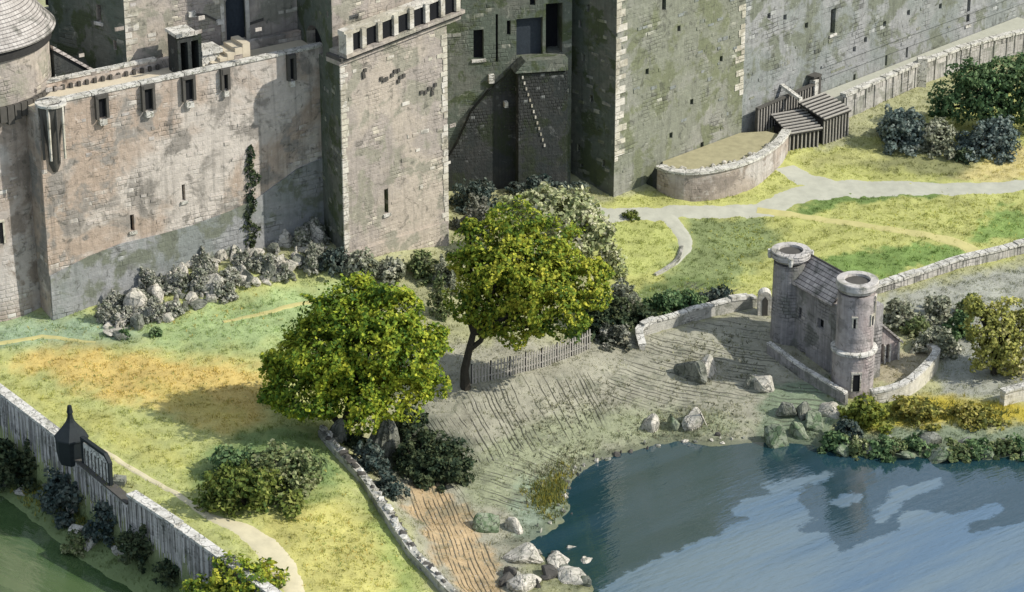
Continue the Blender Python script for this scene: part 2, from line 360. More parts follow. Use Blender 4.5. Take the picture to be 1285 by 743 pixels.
def opening(f, cutter, root, u0, v0, u1, v1, name='arrow_slit', depth=.8, sill=True, mat='void', arch=False, frame=None):
    s0, zt = f.px(u0, v0); s1, _ = f.px(u1, v0); _, zb = f.px((u0 + u1) / 2, v1)
    OPEN.setdefault(id(f), []).append((min(s0, s1) - .3, max(s0, s1) + .3, zb - .5, zt + .4))
    if arch:
        zs = zt - min((s1 - s0) * .62, (zt - zb) * .5); pts = [(s0, zb), (s1, zb), (s1, zs)]
        for k in range(1, 8):
            a = k / 8; x = s1 + (s0 - s1) * a; pts.append((x, zs + (zt - zs) * math.sin(PI * a) ** .7))
        pts.append((s0, zs)); f.poly(cutter, pts, -depth, .6)
    else: f.box(cutter, s0, s1, zb, zt, -depth, .6)
    g = MB(); f.box(g, s0 + .01, s1 - .01, zb + .01, zt - .02, -depth + .02, -depth + .1)
    e = g.build(name, M[mat], root)
    if sill:
        g = MB(); f.box(g, s0 - .25, s1 + .25, zb - .38, zb - .02, -.2, .22); g.build('sill', M['coping'], e)
    return e
def quoins(mb, f1, f2, z0, z1, rnd, h=.62, proud=.07, l1=1.25, l2=.8, only=None):
    """dressed corner stones where face f1 ends and f2 begins"""
    z = z0; k = 0; z1 = min(z1, ZT(*f2.at(0), -12))
    while z < z1:
        hh = h * rnd.uniform(.75, 1.25); a, b = (l1, l2) if k % 2 else (l2, l1)
        a *= rnd.uniform(.7, 1.15); b *= rnd.uniform(.7, 1.15)
        if rnd.random() > .07:
            if only != 2: f1.box(mb, f1.L - a, f1.L + (proud if only is None else 0), z, z + hh - .12, -.1, proud)
            if only != 1: f2.box(mb, .0, b, z, z + hh - .12, -.1, proud)
        z += hh; k += 1
    return mb
def XY(v): return (v[0], v[1])

# leaves -------------------------------------------------------------------
def leaves_mesh(name, lobes, n, size, cols, seed, gap=.0, up=.35, shell=.5, fr=.5):
    """a crown of many separate leaf sprays spread through the lobes (cx,cy,cz,rx,ry,rz)"""
    r = np.random.default_rng(seed); lb = np.array(lobes, float)
    w = (lb[:, 3] * lb[:, 4] + lb[:, 3] * lb[:, 5]); w /= w.sum()
    id_ = r.choice(len(lb), n, p=w); d = r.normal(size=(n, 3)); d /= np.linalg.norm(d, axis=1)[:, None]
    rr = shell + (1.06 - shell) * r.random(n) ** .6
    c = lb[id_, :3] + d * lb[id_, 3:] * rr[:, None]
    dsp = np.stack([fnoise(c[:, 0] + 31 * k, c[:, 2] * 1.1 + c[:, 1] * .7, lb[:, 3].max() * 1.1, seed + k, 3) for k in range(3)], -1); c = c + dsp * (lb[id_, 3] * .30)[:, None]
    nz = np.array([.62 * noise.noise(Vector(q) * fr + Vector((seed, 0, 0))) + .5 * noise.noise(Vector(q) * fr * 2.7 + Vector((0, seed, 0))) for q in c]); keep = nz > gap - .25 - .25 * r.random(n)
    c = c[keep]; d = d[keep]; nz = nz[keep]; lid = id_[keep]; m = len(c)
    nr = d * .7 + r.normal(size=(m, 3)) * .55 + np.array([0, 0, up]); nr /= np.linalg.norm(nr, axis=1)[:, None]
    t = np.cross(nr, r.normal(size=(m, 3))); t /= np.linalg.norm(t, axis=1)[:, None]; b = np.cross(nr, t)
    s = size * (.55 + .9 * r.random(m)); sx = (s * (.5 + .3 * r.random(m)))[:, None]; sy = s[:, None]; bend = (nr * (s * .25)[:, None])
    V = np.empty((m, 4, 3)); V[:, 0] = c - b * sy; V[:, 1] = c + t * sx - bend * .3; V[:, 2] = c + b * sy - bend; V[:, 3] = c - t * sx - bend * .3
    me = bpy.data.meshes.new(name); me.vertices.add(4 * m); me.vertices.foreach_set('co', V.ravel())
    me.loops.add(4 * m); me.loops.foreach_set('vertex_index', np.arange(4 * m)); me.polygons.add(m)
    me.polygons.foreach_set('loop_start', np.arange(0, 4 * m, 4)); me.update(calc_edges=True)
    cc = np.array([k[:3] for k in cols]); lobe_t = r.random(len(lb))
    q = np.clip(.5 + .75 * nz + .35 * (lobe_t[lid] - .5) + .25 * r.normal(size=m), 0, .999) * (len(cc) - 1)
    i0 = np.floor(q).astype(int); fr_ = (q - i0)[:, None]; colr = cc[i0] * (1 - fr_) + cc[np.minimum(i0 + 1, len(cc) - 1)] * fr_
    colr *= (.75 + .5 * r.random(m))[:, None]
    ca = me.color_attributes.new('Col', 'FLOAT_COLOR', 'POINT'); A = np.ones((m, 4, 4)); A[:, :, :3] = colr[:, None, :]
    ca.data.foreach_set('color', A.ravel()); me.materials.append(M['leaf']); return me
YG = [lin(.05,.115,.016), lin(.16,.25,.024), lin(.33,.39,.035), lin(.48,.49,.05)]
YG2 = [lin(.05,.11,.018), lin(.16,.24,.026), lin(.34,.38,.04), lin(.50,.48,.06)]
PALE = [lin(.22,.27,.12), lin(.38,.42,.20), lin(.52,.53,.30), lin(.60,.58,.42)]
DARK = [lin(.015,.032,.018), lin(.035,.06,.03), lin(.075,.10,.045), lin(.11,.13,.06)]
GREY = [lin(.06,.07,.05), lin(.15,.16,.12), lin(.27,.275,.215), lin(.42,.41,.34)]
OLIVE = [lin(.05,.09,.02), lin(.11,.155,.028), lin(.19,.225,.045), lin(.27,.29,.08)]
MIDG = [lin(.035,.08,.035), lin(.08,.15,.06), lin(.16,.25,.10), lin(.22,.30,.14)]
TEAL = [lin(.025,.05,.045), lin(.06,.09,.08), lin(.11,.14,.115), lin(.17,.19,.15)]
BLUE = [lin(.05,.08,.075), lin(.12,.165,.15), lin(.20,.25,.22), lin(.28,.32,.28)]
SAGE = [lin(.13,.15,.10), lin(.25,.27,.18), lin(.38,.39,.28), lin(.5,.49,.39)]
MOSS = [lin(.08,.12,.05), lin(.15,.2,.08), lin(.24,.28,.11), lin(.32,.33,.18)]
def lobes_for(cx, cy, z0, w, h, k, seed, dep=.85):
    r = random.Random(seed); L = [(cx, cy, z0 + h * .42, w * .30, w * .30 * dep, h * .40)]
    for i in range(k):
        a = r.uniform(0, 2 * PI); q = r.uniform(.7, 1.25); s = r.uniform(.07, .14); x, y = cx + math.cos(a) * w * .42 * q, cy + math.sin(a) * w * .40 * q
        if abs(hgt(x, y) - z0) > 1.6 + h * .2: continue
        L.append((x, y, max(hgt(x, y), z0) + h * r.uniform(.05, .22), w * s, w * s, h * r.uniform(.12, .26)))
    for i in range(k // 2):
        a = r.uniform(0, 2 * PI); L.append((cx + math.cos(a) * w * .2, cy + math.sin(a) * w * .2, z0 + h * r.uniform(.8, 1.02), w * .06, w * .06, h * r.uniform(.12, .22)))
    for i in range(k):
        a = r.uniform(0, 2 * PI); q = r.uniform(.45, .95); s = r.uniform(.14, .24)
        zz = r.uniform(.18, .9); sq = math.sqrt(max(.1, 1 - ((zz - .45) / .62) ** 2))
        L.append((cx + math.cos(a) * w * .36 * q * sq, cy + math.sin(a) * w * .36 * dep * q * sq, z0 + h * zz, w * s, w * s * dep, min(h * .32, w * s * .85)))
    return L
def shrub(u, v, wpx, hpx, cols, label, name='shrub', cat='shrub', group=None, seed=None, n=None, size=None, gap=0.0, k=8, sink=.25, stems=True, base=None):
    b = base or G(u, v); m = mpp(b.x, b.y, b.z); w, h = wpx * m, hpx * m / cp
    seed = seed if seed is not None else int(u * 7 + v); size = size or max(.13, min(.23, w * .055))
    n = n or int(min(12000, 260 * max(w, .8) * max(h, .8) / (size / .3) ** 1.3 * .45 + 160))
    o = thing(name, (b.x, b.y, b.z), label, cat, group)
    me = leaves_mesh('foliage', lobes_for(b.x, b.y, b.z - sink * h * .4, w, h, k, seed), n, size, cols, seed, gap); put(bpy.data.objects.new('foliage', me), o)
    if stems:
        g = MB(); r = random.Random(seed)
        for i in range(4):
            a = r.uniform(0, 6.28); q = r.uniform(.1, .28) * w
            g.tube([(b.x, b.y, b.z - .3), (b.x + math.cos(a) * q * .5, b.y + math.sin(a) * q * .5, b.z + h * .35), (b.x + math.cos(a) * q, b.y + math.sin(a) * q, b.z + h * .75)], [.05 * w ** .5, .04 * w ** .5, .015], 5)
        g.build('stem', M['bark'], o, True)
    return o
def rock_mesh(seed, sx, sy, sz, sub=2, rough=.32):
    r = random.Random(seed * 7 + 1); bm = bmesh.new()
    for k in range(15):
        q = Vector((r.gauss(0, 1), r.gauss(0, 1), r.gauss(0, .9))).normalized() * r.uniform(.72, 1.05); q.z = max(-.55, min(.8, q.z)); bm.verts.new(q)
    h = bmesh.ops.convex_hull(bm, input=bm.verts); bmesh.ops.delete(bm, geom=[e for e in h['geom_interior'] if isinstance(e, bmesh.types.BMVert)], context='VERTS')
    bmesh.ops.dissolve_limit(bm, angle_limit=rad(14), verts=bm.verts, edges=bm.edges)
    if sub > 1:
        bmesh.ops.bevel(bm, geom=list(bm.edges), offset=.09, segments=1, affect='EDGES', profile=.6)
        bmesh.ops.triangulate(bm, faces=bm.faces); bmesh.ops.subdivide_edges(bm, edges=bm.edges, cuts=2)
        for v in bm.verts: v.co += v.co.normalized() * (.07 * noise.noise(v.co * 2.3 + Vector((seed, 0, 0))) + .05 * noise.noise(v.co * 5.5 + Vector((0, seed, 0))))
    for v in bm.verts: v.co.x *= sx; v.co.y *= sy; v.co.z *= sz
    bmesh.ops.recalc_face_normals(bm, faces=bm.faces)
    me = bpy.data.meshes.new('boulder'); bm.to_mesh(me); bm.free(); return me
def rock(u, v, wpx, hpx, mat, label, group=None, seed=None, name='boulder', cat='boulder', sub=3, base=None, rot=None):
    b = base or G(u, v); m = mpp(b.x, b.y, b.z); w, h = wpx * m / 1.6, hpx * m / 1.25; seed = seed if seed is not None else int(u * 3 + v * 5) % 997
    me = rock_mesh(seed, w, w * .8, h, sub); me.materials.append(M[mat]); o = bpy.data.objects.new(name, me); put(o)
    o.location = (b.x, b.y, b.z + h * .08); o.rotation_euler = (0, 0, rot if rot is not None else (seed * 1.3) % 6.28); return tag(o, label, cat, group)

# ------------------------------------------------------------------ ground sheet with its patches of turf, earth and track
colr = np.empty(GX.shape + (3,)); colr[:] = (.36, .36, .20)
hat = np.zeros(GX.shape); ph = np.zeros(GX.shape)
rag = fnoise(GX, GY, 6, 21) * 1.1 + fnoise(GX, GY, 2.0, 22) * .5
def inside(poly):
    pts = [G(u, v) for u, v in poly]; n = len(pts)
    x0, x1 = min(q.x for q in pts) - 6, max(q.x for q in pts) + 6; y0, y1 = min(q.y for q in pts) - 6, max(q.y for q in pts) + 6
    i0, i1 = np.searchsorted(xs, [x0, x1]); j0, j1 = np.searchsorted(ys, [y0, y1]); sl = (slice(j0, j1), slice(i0, i1))
    X, Y = GX[sl], GY[sl]; ins = np.zeros(X.shape, bool); dist = np.full(X.shape, 1e9)
    for k in range(n):
        a, b = pts[k], pts[(k + 1) % n]; ex, ey = b.x - a.x, b.y - a.y; L = ex * ex + ey * ey + 1e-9
        t = np.clip(((X - a.x) * ex + (Y - a.y) * ey) / L, 0, 1); dist = np.minimum(dist, np.hypot(X - a.x - t * ex, Y - a.y - t * ey))
        if abs(ey) > 1e-9:
            c = ((a.y > Y) != (b.y > Y)) & (X < (ex * (Y - a.y) / ey + a.x)); ins ^= c
    return sl, np.where(ins, dist, -dist)
def sstep(x, a, b): t = np.clip((x - a) / (b - a), 0, 1); return t * t * (3 - 2 * t)
def paint(poly, c, feather=2.0, amt=1.0, ragged=1.0):
    sl, d = inside(poly); a = (sstep(d + rag[sl] * ragged, -feather, feather) * amt)[..., None]
    colr[sl] = colr[sl] * (1 - a) + np.array(c) * a
def rills(poly, ang, amt=1.0, feather=1.5, wave=.62):
    sl, d = inside(poly); a = sstep(d + rag[sl] * .8, -feather, feather)
    hat[sl] = np.maximum(hat[sl], a * amt)
    q = (GX[sl] * math.cos(ang) + GY[sl] * math.sin(ang)) / wave; ph[sl] = np.where(a > .02, q, ph[sl])
# left lawn
paint([(-60,395),(440,335),(440,440),(430,560),(560,760),(340,760),(-60,470)], (.42,.44,.17), 2)
paint([(-60,400),(60,395),(190,400),(180,430),(60,436),(-60,440)], (.30,.39,.25), 3)
paint([(180,410),(440,345),(440,400),(330,440),(200,440)], (.33,.42,.19), 2.5)
paint([(60,436),(140,440),(230,452),(335,462),(335,532),(280,545),(200,512),(130,500),(60,470),(10,455)], (.58,.44,.15), 2.2)
paint([(180,480),(250,490),(300,520),(310,545),(230,520)], (.46,.40,.12), 1.5, .7)
paint([(20,480),(130,520),(250,580),(250,610),(150,560),(40,505)], (.46,.45,.15), 2)
paint([(390,610),(450,640),(500,700),(520,760),(380,760),(310,670),(330,640)], (.48,.45,.15), 2.5)
paint([(330,535),(400,540),(435,600),(400,630),(330,640),(260,640),(240,590),(270,560)], (.16,.24,.09), 2.0, .9)  # dark green puts the shade by bush and tree into the turf
paint([(450,610),(475,640),(520,710),(535,760),(505,760),(480,690)], (.26,.33,.10), 1.5, .8)
# bank by the lake
paint([(560,430),(760,425),(800,415),(950,385),(1040,470),(1020,520),(960,556),(800,560),(716,602),(670,690),(650,760),(560,760),(500,640),(440,550),(520,500)], (.33,.32,.245), 1.5)
paint([(600,560),(720,515),(820,510),(900,520),(960,535),(900,550),(760,560),(710,600),(660,640),(600,640),(560,600)], (.27,.30,.175), 2.0, .75)
paint([(660,600),(716,600),(716,640),(690,690),(640,660)], (.25,.33,.24), 1.5, .7)
paint([(502,606),(545,598),(585,640),(615,690),(640,760),(585,760),(545,690)], (.44,.33,.19), .8)
paint([(440,555),(520,500),(590,560),(590,600),(500,608)], (.08,.095,.07), 2.0, .9)  # the tree's cast shade painted as dark earth
# right lawn
paint([(745,250),(820,240),(930,180),(1062,185),(1160,150),(1320,90),(1320,312),(1100,362),(1010,380),(950,372),(800,415),(745,400)], (.42,.43,.15), 1.2)
paint([(760,278),(835,282),(858,305),(835,338),(780,345),(752,330)], (.41,.44,.15), 1)
paint([(862,272),(950,272),(985,290),(950,330),(900,372),(820,385),(830,345),(858,310)], (.20,.25,.11), 1.6, .9)
paint([(800,360),(850,345),(930,355),(880,385),(790,405)], (.15,.20,.07), 1.2, .9)
paint([(985,264),(1080,236),(1195,231),(1195,243),(1060,256),(1010,270)], (.15,.22,.065), .7)
paint([(1028,325),(1060,317),(1150,306),(1217,311),(1205,325),(1098,352),(1040,345)], (.19,.28,.08), .7)
paint([(1220,302),(1240,270),(1260,258),(1285,265),(1320,262),(1320,300)], (.22,.31,.09), .7)
paint([(1195,226),(1235,196),(1320,180),(1320,230)], (.58,.50,.22), 1.2)
paint([(1080,180),(1200,180),(1240,192),(1200,224),(1130,215),(1060,205)], (.20,.205,.10), 1.5, .85)
paint([(1000,195),(1100,185),(1110,200),(1020,212)], (.40,.40,.16), 1.5)
# track, forecourt and shore on the right
paint([(1100,372),(1180,355),(1320,322),(1320,500),(1180,498),(1165,440),(1120,400)], (.34,.345,.29), 1.2)
paint([(1098,450),(1160,440),(1170,470),(1100,490)], (.36,.32,.22), .7)
paint([(1045,535),(1075,505),(1160,496),(1255,505),(1320,508),(1320,532),(1170,530),(1100,548)], (.46,.38,.06), 1.2)
paint([(1040,545),(1065,505),(1130,500),(1120,530),(1090,548)], (.28,.33,.08), 1.0, .85)
paint([(1040,548),(1150,535),(1320,538),(1320,590),(1040,580)], (.22,.26,.17), .8)
paint([(960,480),(1040,480),(1060,520),(1030,565),(955,565)], (.21,.26,.17), 1.2)
# furrowed earth
rills([(590,490),(650,475),(780,465),(815,490),(700,560),(600,590),(545,560)], rad(20), 1.0, 1.5, .50)
rills([(800,420),(940,390),(985,440),(960,500),(850,520),(770,500)], rad(75), .85, 2.0, .6)
rills([(440,560),(520,510),(570,520),(590,580),(580,640),(540,620)], rad(28), 1.0, 1.2, .45)
rills([(500,604),(550,598),(590,640),(615,690),(645,760),(580,760),(545,690)], rad(14), 1.0, .6, .5)
rills([(600,600),(700,560),(715,600),(660,640),(610,640)], rad(70), .9, 1, .6)
rills([(790,380),(870,355),(930,360),(930,380),(800,408)], rad(-40), 1.0, 1, .7)
rills([(970,470),(1040,480),(1030,540),(965,550)], rad(80), .7, 1, .9)
tone = 1 + .16 * fnoise(GX, GY, 7, 31) + .10 * fnoise(GX, GY, 2.2, 32)
colr *= np.clip(tone, .6, 1.4)[..., None]
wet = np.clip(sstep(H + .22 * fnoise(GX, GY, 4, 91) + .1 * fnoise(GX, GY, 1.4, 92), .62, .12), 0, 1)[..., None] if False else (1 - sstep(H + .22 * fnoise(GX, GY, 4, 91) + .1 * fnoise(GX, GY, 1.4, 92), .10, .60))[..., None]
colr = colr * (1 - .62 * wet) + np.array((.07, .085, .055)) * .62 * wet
colr[moat] = (.17, .22, .09)
nx, ny = len(xs), len(ys)
me = bpy.data.meshes.new('ground'); me.vertices.add(nx * ny)
me.vertices.foreach_set('co', np.stack([GX, GY, H], -1).ravel())
ii = np.arange(nx * ny).reshape(ny, nx); q = np.stack([ii[:-1, :-1], ii[:-1, 1:], ii[1:, 1:], ii[1:, :-1]], -1).reshape(-1, 4)
me.loops.add(q.size); me.loops.foreach_set('vertex_index', q.ravel()); me.polygons.add(len(q)); me.polygons.foreach_set('loop_start', np.arange(0, q.size, 4))
me.polygons.foreach_set('use_smooth', np.ones(len(q), bool)); me.update(calc_edges=True)
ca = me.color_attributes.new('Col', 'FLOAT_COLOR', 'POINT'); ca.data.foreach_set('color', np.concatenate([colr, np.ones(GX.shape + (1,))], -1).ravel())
at_ = me.attributes.new('rill', 'FLOAT', 'POINT'); at_.data.foreach_set('value', hat.ravel())
at_ = me.attributes.new('phase', 'FLOAT', 'POINT'); at_.data.foreach_set('value', ph.ravel())
t = NT('turf_and_earth'); gp = t.n('ShaderNodeNewGeometry').outputs['Position']
c = t.n('ShaderNodeAttribute', _attribute_name='Col').outputs['Color']; hr = t.n('ShaderNodeAttribute', _attribute_name='rill').outputs['Fac']; pf = t.n('ShaderNodeAttribute', _attribute_name='phase').outputs['Fac']
nf = t.noise(gp, 2.6, 5, .7); nm = t.noise(gp, .55, 4, .6); ng = t.noise(gp, 9, 3, .7)
v = t.math('ADD', .50, t.math('ADD', t.math('MULTIPLY', nf, .55), t.math('MULTIPLY', ng, .45)))
c = t.mix(1.0, c, t.n('ShaderNodeCombineColor', i0=v, i1=v, i2=v).outputs[0], 'MULTIPLY')
c = t.mix(t.math('MULTIPLY', t.ss(t.noise(gp, 1.1, 5, .75), .60, .72), .45), c, (.07,.09,.025,1))
pp = t.math('ADD', pf, t.math('ADD', t.math('MULTIPLY', t.math('SUBTRACT', nm, .5), .55), t.math('MULTIPLY', t.math('SUBTRACT', t.noise(gp, .12, 2, .5), .5), 2.2)))
lw = t.n('ShaderNodeTexWhiteNoise', _noise_dimensions='1D', W=t.math('FLOOR', pp)).outputs[0]
tri = t.math('ABSOLUTE', t.math('SUBTRACT', t.math('FRACT', pp), t.math('ADD', .3, t.math('MULTIPLY', lw, .4))))
ln = t.math('SUBTRACT', 1.0, t.ss(tri, t.math('MULTIPLY', lw, .10), t.math('ADD', .10, t.math('MULTIPLY', lw, .16))))
brk = t.ss(t.math('ADD', t.math('MULTIPLY', t.noise(gp, .55, 4, .65), 1.2), t.math('MULTIPLY', lw, .35)), .62, .80)
ln = t.math('MULTIPLY', t.math('MULTIPLY', ln, brk), t.math('MULTIPLY', hr, t.ss(t.noise(gp, .2, 2), .30, .42)))
peb = t.n('ShaderNodeTexVoronoi', Vector=gp, Scale=1.9, Randomness=1.0); pr = t.math('LESS_THAN', peb.outputs['Distance'], .17); pc = t.n('ShaderNodeSeparateColor', i0=peb.outputs['Color']).outputs[0]
pm = t.math('MULTIPLY', t.math('MULTIPLY', pr, t.math('GREATER_THAN', pc, .55)), t.ss(hr, .05, .4))
c = t.mix(t.math('MULTIPLY', t.ss(t.noise(gp, .35, 5, .7, .5), .52, .62), t.math('MULTIPLY', t.ss(hr, .05, .5), .55)), c, (.15,.16,.11,1))
c = t.mix(t.math('MULTIPLY', ln, .85), c, (.05,.05,.04,1)); c = t.mix(t.math('MULTIPLY', pm, .7), c, t.mix(pc, (.16,.16,.13,1), (.5,.48,.42,1)))
t.col(c); t.bump(t.math('SUBTRACT', t.math('ADD', nf, t.math('MULTIPLY', ng, .5)), t.math('SUBTRACT', t.math('MULTIPLY', ln, .8), t.math('MULTIPLY', pm, .6))), .65, .14)
me.materials.append(t.m); tag(put(bpy.data.objects.new('ground', me)), None, None, kind='structure')

# water -------------------------------------------------------------------
def watermat(name, deep, rgh, dirn, ior, sc=1.0, tint2=None):
    t = NT(name); gp = t.n('ShaderNodeNewGeometry').outputs['Position']; s = t.sep(gp)
    a = t.math('ADD', t.math('MULTIPLY', s[0], math.cos(dirn)), t.math('MULTIPLY', s[1], math.sin(dirn)))
    b = t.math('SUBTRACT', t.math('MULTIPLY', s[1], math.cos(dirn)), t.math('MULTIPLY', s[0], math.sin(dirn)))
    st = t.noise(t.comb(t.math('MULTIPLY', a, .035), t.math('MULTIPLY', b, .22)), 1.0, 4, .6, .4)
    t.col(t.mix(t.ss(st, .38, .66), deep, tint2 or deep)); t.b.inputs['Roughness'].default_value = rgh
    t.b.inputs['Specular IOR Level'].default_value = .5; t.b.inputs['IOR'].default_value = ior
    rp = t.noise(t.comb(t.math('MULTIPLY', a, .5 * sc), t.math('MULTIPLY', b, 1.5 * sc)), 1.0, 3, .6); bg = t.noise(gp, .12, 3, .5)
    t.bump(t.math('ADD', rp, t.math('MULTIPLY', bg, 2.0)), .12, .3); return t.m
lx = np.concatenate([np.arange(-8, 90, .8), np.arange(96, 421, 18.0)]); ly = np.concatenate([np.arange(-320, -84, 12.0), np.arange(-84, 21, .8)])
LX, LY = np.meshgrid(lx, ly)
def sdist(poly):
    pts = [P(u, v, 0) for u, v in poly]; n = len(pts); ins = np.zeros(LX.shape, bool); dist = np.full(LX.shape, 1e9)
    for k in range(n):
        a, b = pts[k], pts[(k + 1) % n]; ex, ey = b.x - a.x, b.y - a.y; t = np.clip(((LX - a.x) * ex + (LY - a.y) * ey) / (ex * ex + ey * ey + 1e-9), 0, 1)
        dist = np.minimum(dist, np.hypot(LX - a.x - t * ex, LY - a.y - t * ey))
        if abs(ey) > 1e-9: ins ^= ((a.y > LY) != (b.y > LY)) & (LX < (ex * (LY - a.y) / ey + a.x))
    return np.where(ins, dist, -dist)
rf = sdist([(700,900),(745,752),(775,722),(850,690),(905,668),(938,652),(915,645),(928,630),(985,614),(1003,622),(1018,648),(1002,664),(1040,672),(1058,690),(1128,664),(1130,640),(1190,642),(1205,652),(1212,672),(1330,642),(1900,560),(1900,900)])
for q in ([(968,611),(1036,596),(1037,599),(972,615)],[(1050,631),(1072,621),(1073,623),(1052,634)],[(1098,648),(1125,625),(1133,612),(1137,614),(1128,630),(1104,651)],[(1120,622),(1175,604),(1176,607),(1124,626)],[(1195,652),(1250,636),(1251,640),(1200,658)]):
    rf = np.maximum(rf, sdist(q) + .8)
t = NT('lake_surface'); gp = t.n('ShaderNodeNewGeometry').outputs['Position']; s_ = t.sep(gp); dr = rad(38)
a = t.math('ADD', t.math('MULTIPLY', s_[0], math.cos(dr)), t.math('MULTIPLY', s_[1], math.sin(dr))); b = t.math('SUBTRACT', t.math('MULTIPLY', s_[1], math.cos(dr)), t.math('MULTIPLY', s_[0], math.sin(dr)))
att = t.n('ShaderNodeAttribute', _attribute_name='sky_ruffle').outputs['Fac']
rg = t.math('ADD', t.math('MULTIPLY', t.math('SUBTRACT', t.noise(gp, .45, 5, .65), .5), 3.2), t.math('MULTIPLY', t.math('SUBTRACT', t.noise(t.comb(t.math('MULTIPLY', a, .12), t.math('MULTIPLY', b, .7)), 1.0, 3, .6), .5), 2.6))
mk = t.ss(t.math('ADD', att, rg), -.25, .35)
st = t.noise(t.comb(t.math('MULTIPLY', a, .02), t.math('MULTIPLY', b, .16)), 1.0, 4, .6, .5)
deep = t.mix(t.ss(st, .36, .64), lin(.010,.040,.048), lin(.020,.056,.075)); sky_tint = t.mix(t.ss(st, .40, .62), lin(.085,.155,.225), lin(.135,.195,.225))  # paler blue paints the reflected sky into the ruffled water's colour
t.col(t.mix(mk, deep, sky_tint)); t.put(t.b, 'Roughness', t.math('ADD', .05, t.math('MULTIPLY', mk, .16))); t.b.inputs['Specular IOR Level'].default_value = .5; t.b.inputs['IOR'].default_value = 2.4
rp = t.noise(t.comb(t.math('MULTIPLY', a, .45), t.math('MULTIPLY', b, 1.6)), 1.0, 3, .6); bg = t.noise(t.comb(t.math('MULTIPLY', a, .07), t.math('MULTIPLY', b, .2)), 1.0, 3, .5)
nd = t.n('ShaderNodeBump', Strength=t.math('ADD', .08, t.math('MULTIPLY', mk, .22)), Distance=.3, Height=t.math('ADD', rp, t.math('MULTIPLY', bg, 2.0))); t.t.links.new(nd.outputs[0], t.b.inputs['Normal'])
M['lake'] = t.m
M['moatw'] = watermat('moat_surface', lin(.055,.10,.035), .05, rad(-40), 2.4, tint2=lin(.09,.14,.055))
def sheet(name, x0, y0, x1, y1, mat):
    me = bpy.data.meshes.new(name); me.from_pydata([(x0, y0, 0), (x1, y0, 0), (x1, y1, 0), (x0, y1, 0)], [], [[0, 1, 2, 3]]); me.materials.append(mat)
    tag(put(bpy.data.objects.new(name, me)), None, None, kind='structure')
lm = bpy.data.meshes.new('lake_water'); nx_, ny_ = len(lx), len(ly); lm.vertices.add(nx_ * ny_); lm.vertices.foreach_set('co', np.stack([LX, LY, np.zeros_like(LX)], -1).ravel())
ii = np.arange(nx_ * ny_).reshape(ny_, nx_); q = np.stack([ii[:-1, :-1], ii[:-1, 1:], ii[1:, 1:], ii[1:, :-1]], -1).reshape(-1, 4)
lm.loops.add(q.size); lm.loops.foreach_set('vertex_index', q.ravel()); lm.polygons.add(len(q)); lm.polygons.foreach_set('loop_start', np.arange(0, q.size, 4)); lm.update(calc_edges=True)
lm.attributes.new('sky_ruffle', 'FLOAT', 'POINT').data.foreach_set('value', np.clip(rf, -8, 8).ravel()); lm.materials.append(M['lake']); tag(put(bpy.data.objects.new('lake_water', lm)), None, None, kind='structure')
sheet('moat_water', -420, -320, -20, 300, M['moatw'])

# paths -------------------------------------------------------------------
def smooth_path(pts, step=.45):
    c = [Vector((q.x, q.y)) for q in pts]; c = [2 * c[0] - c[1]] + c + [2 * c[-1] - c[-2]]; out = []
    for i in range(1, len(c) - 2):
        n = max(2, int((c[i + 1] - c[i]).length / step))
        for k in range(n):
            t = k / n; a, b, d, e = c[i - 1], c[i], c[i + 1], c[i + 2]
            out.append(.5 * (2 * b + (d - a) * t + (2 * a - 5 * b + 4 * d - e) * t * t + (3 * b - a - 3 * d + e) * t ** 3))
    out.append(c[-2]); return out
LIFT = [0]; PMASK = np.zeros(GX.shape, bool)
def path(name, px, widths, mat, lift=.04):
    LIFT[0] += .006; pts = smooth_path([G(u, v) for u, v in px]); n = len(pts); V = []; F = []; K = 7
    for i, q in enumerate(pts):
        d = (pts[min(i + 1, n - 1)] - pts[max(i - 1, 0)]).normalized(); nn = Vector((-d.y, d.x)); w = np.interp(i / (n - 1), np.linspace(0, 1, len(widths)), widths)
        wl = w * (.5 + .13 * noise.noise(Vector((q.x * .5, q.y * .5, 3)))); wr = w * (.5 + .13 * noise.noise(Vector((q.x * .5, q.y * .5, 9))))
        for k in range(K):
            o = -wr + (wl + wr) * k / (K - 1); x, y = q.x + nn.x * o, q.y + nn.y * o
            V.append((x, y, hgt(x, y) + (lift + LIFT[0] if 0 < k < K - 1 else -.05)))
    for i, q in enumerate(pts):
        i0, i1 = np.searchsorted(xs, [q.x - 4, q.x + 4]); j0, j1 = np.searchsorted(ys, [q.y - 4, q.y + 4]); w = np.interp(i / (n - 1), np.linspace(0, 1, len(widths)), widths) * .5
        PMASK[j0:j1, i0:i1] |= np.hypot(GX[j0:j1, i0:i1] - q.x, GY[j0:j1, i0:i1] - q.y) < w
    for i in range(n - 1):
        for k in range(K - 1): F.append([i * K + k, i * K + k + 1, (i + 1) * K + k + 1, (i + 1) * K + k][::-1])
    me = bpy.data.meshes.new(name); me.from_pydata(V, [], F); me.update()
    if me.polygons[0].normal.z < 0: me.flip_normals()
    me.materials.append(mat); me.polygons.foreach_set('use_smooth', [True] * len(F)); return tag(put(bpy.data.objects.new(name, me)), None, None, kind='structure')
M['grav'] = plain('pale_gravel', lin(.44,.44,.36), .95, .22, .9, .4); M['sandp'] = plain('sandy_track', lin(.60,.54,.36), .95, .22, .8, .4); M['dirt'] = plain('worn_turf_track', lin(.50,.46,.20), .95, .2, .8, .4)
path('gravel_path', [(748,269),(800,270),(850,266),(905,266),(960,262),(1000,246),(1050,237),(1130,236),(1220,236),(1330,232)], [4.2,3.6,3.6,4.5,6.0,4.4,3.6,3.2], M['grav'])
path('gravel_path', [(985,210),(1000,220),(1025,228),(1060,236)], [4,4.5,4,3], M['grav'])
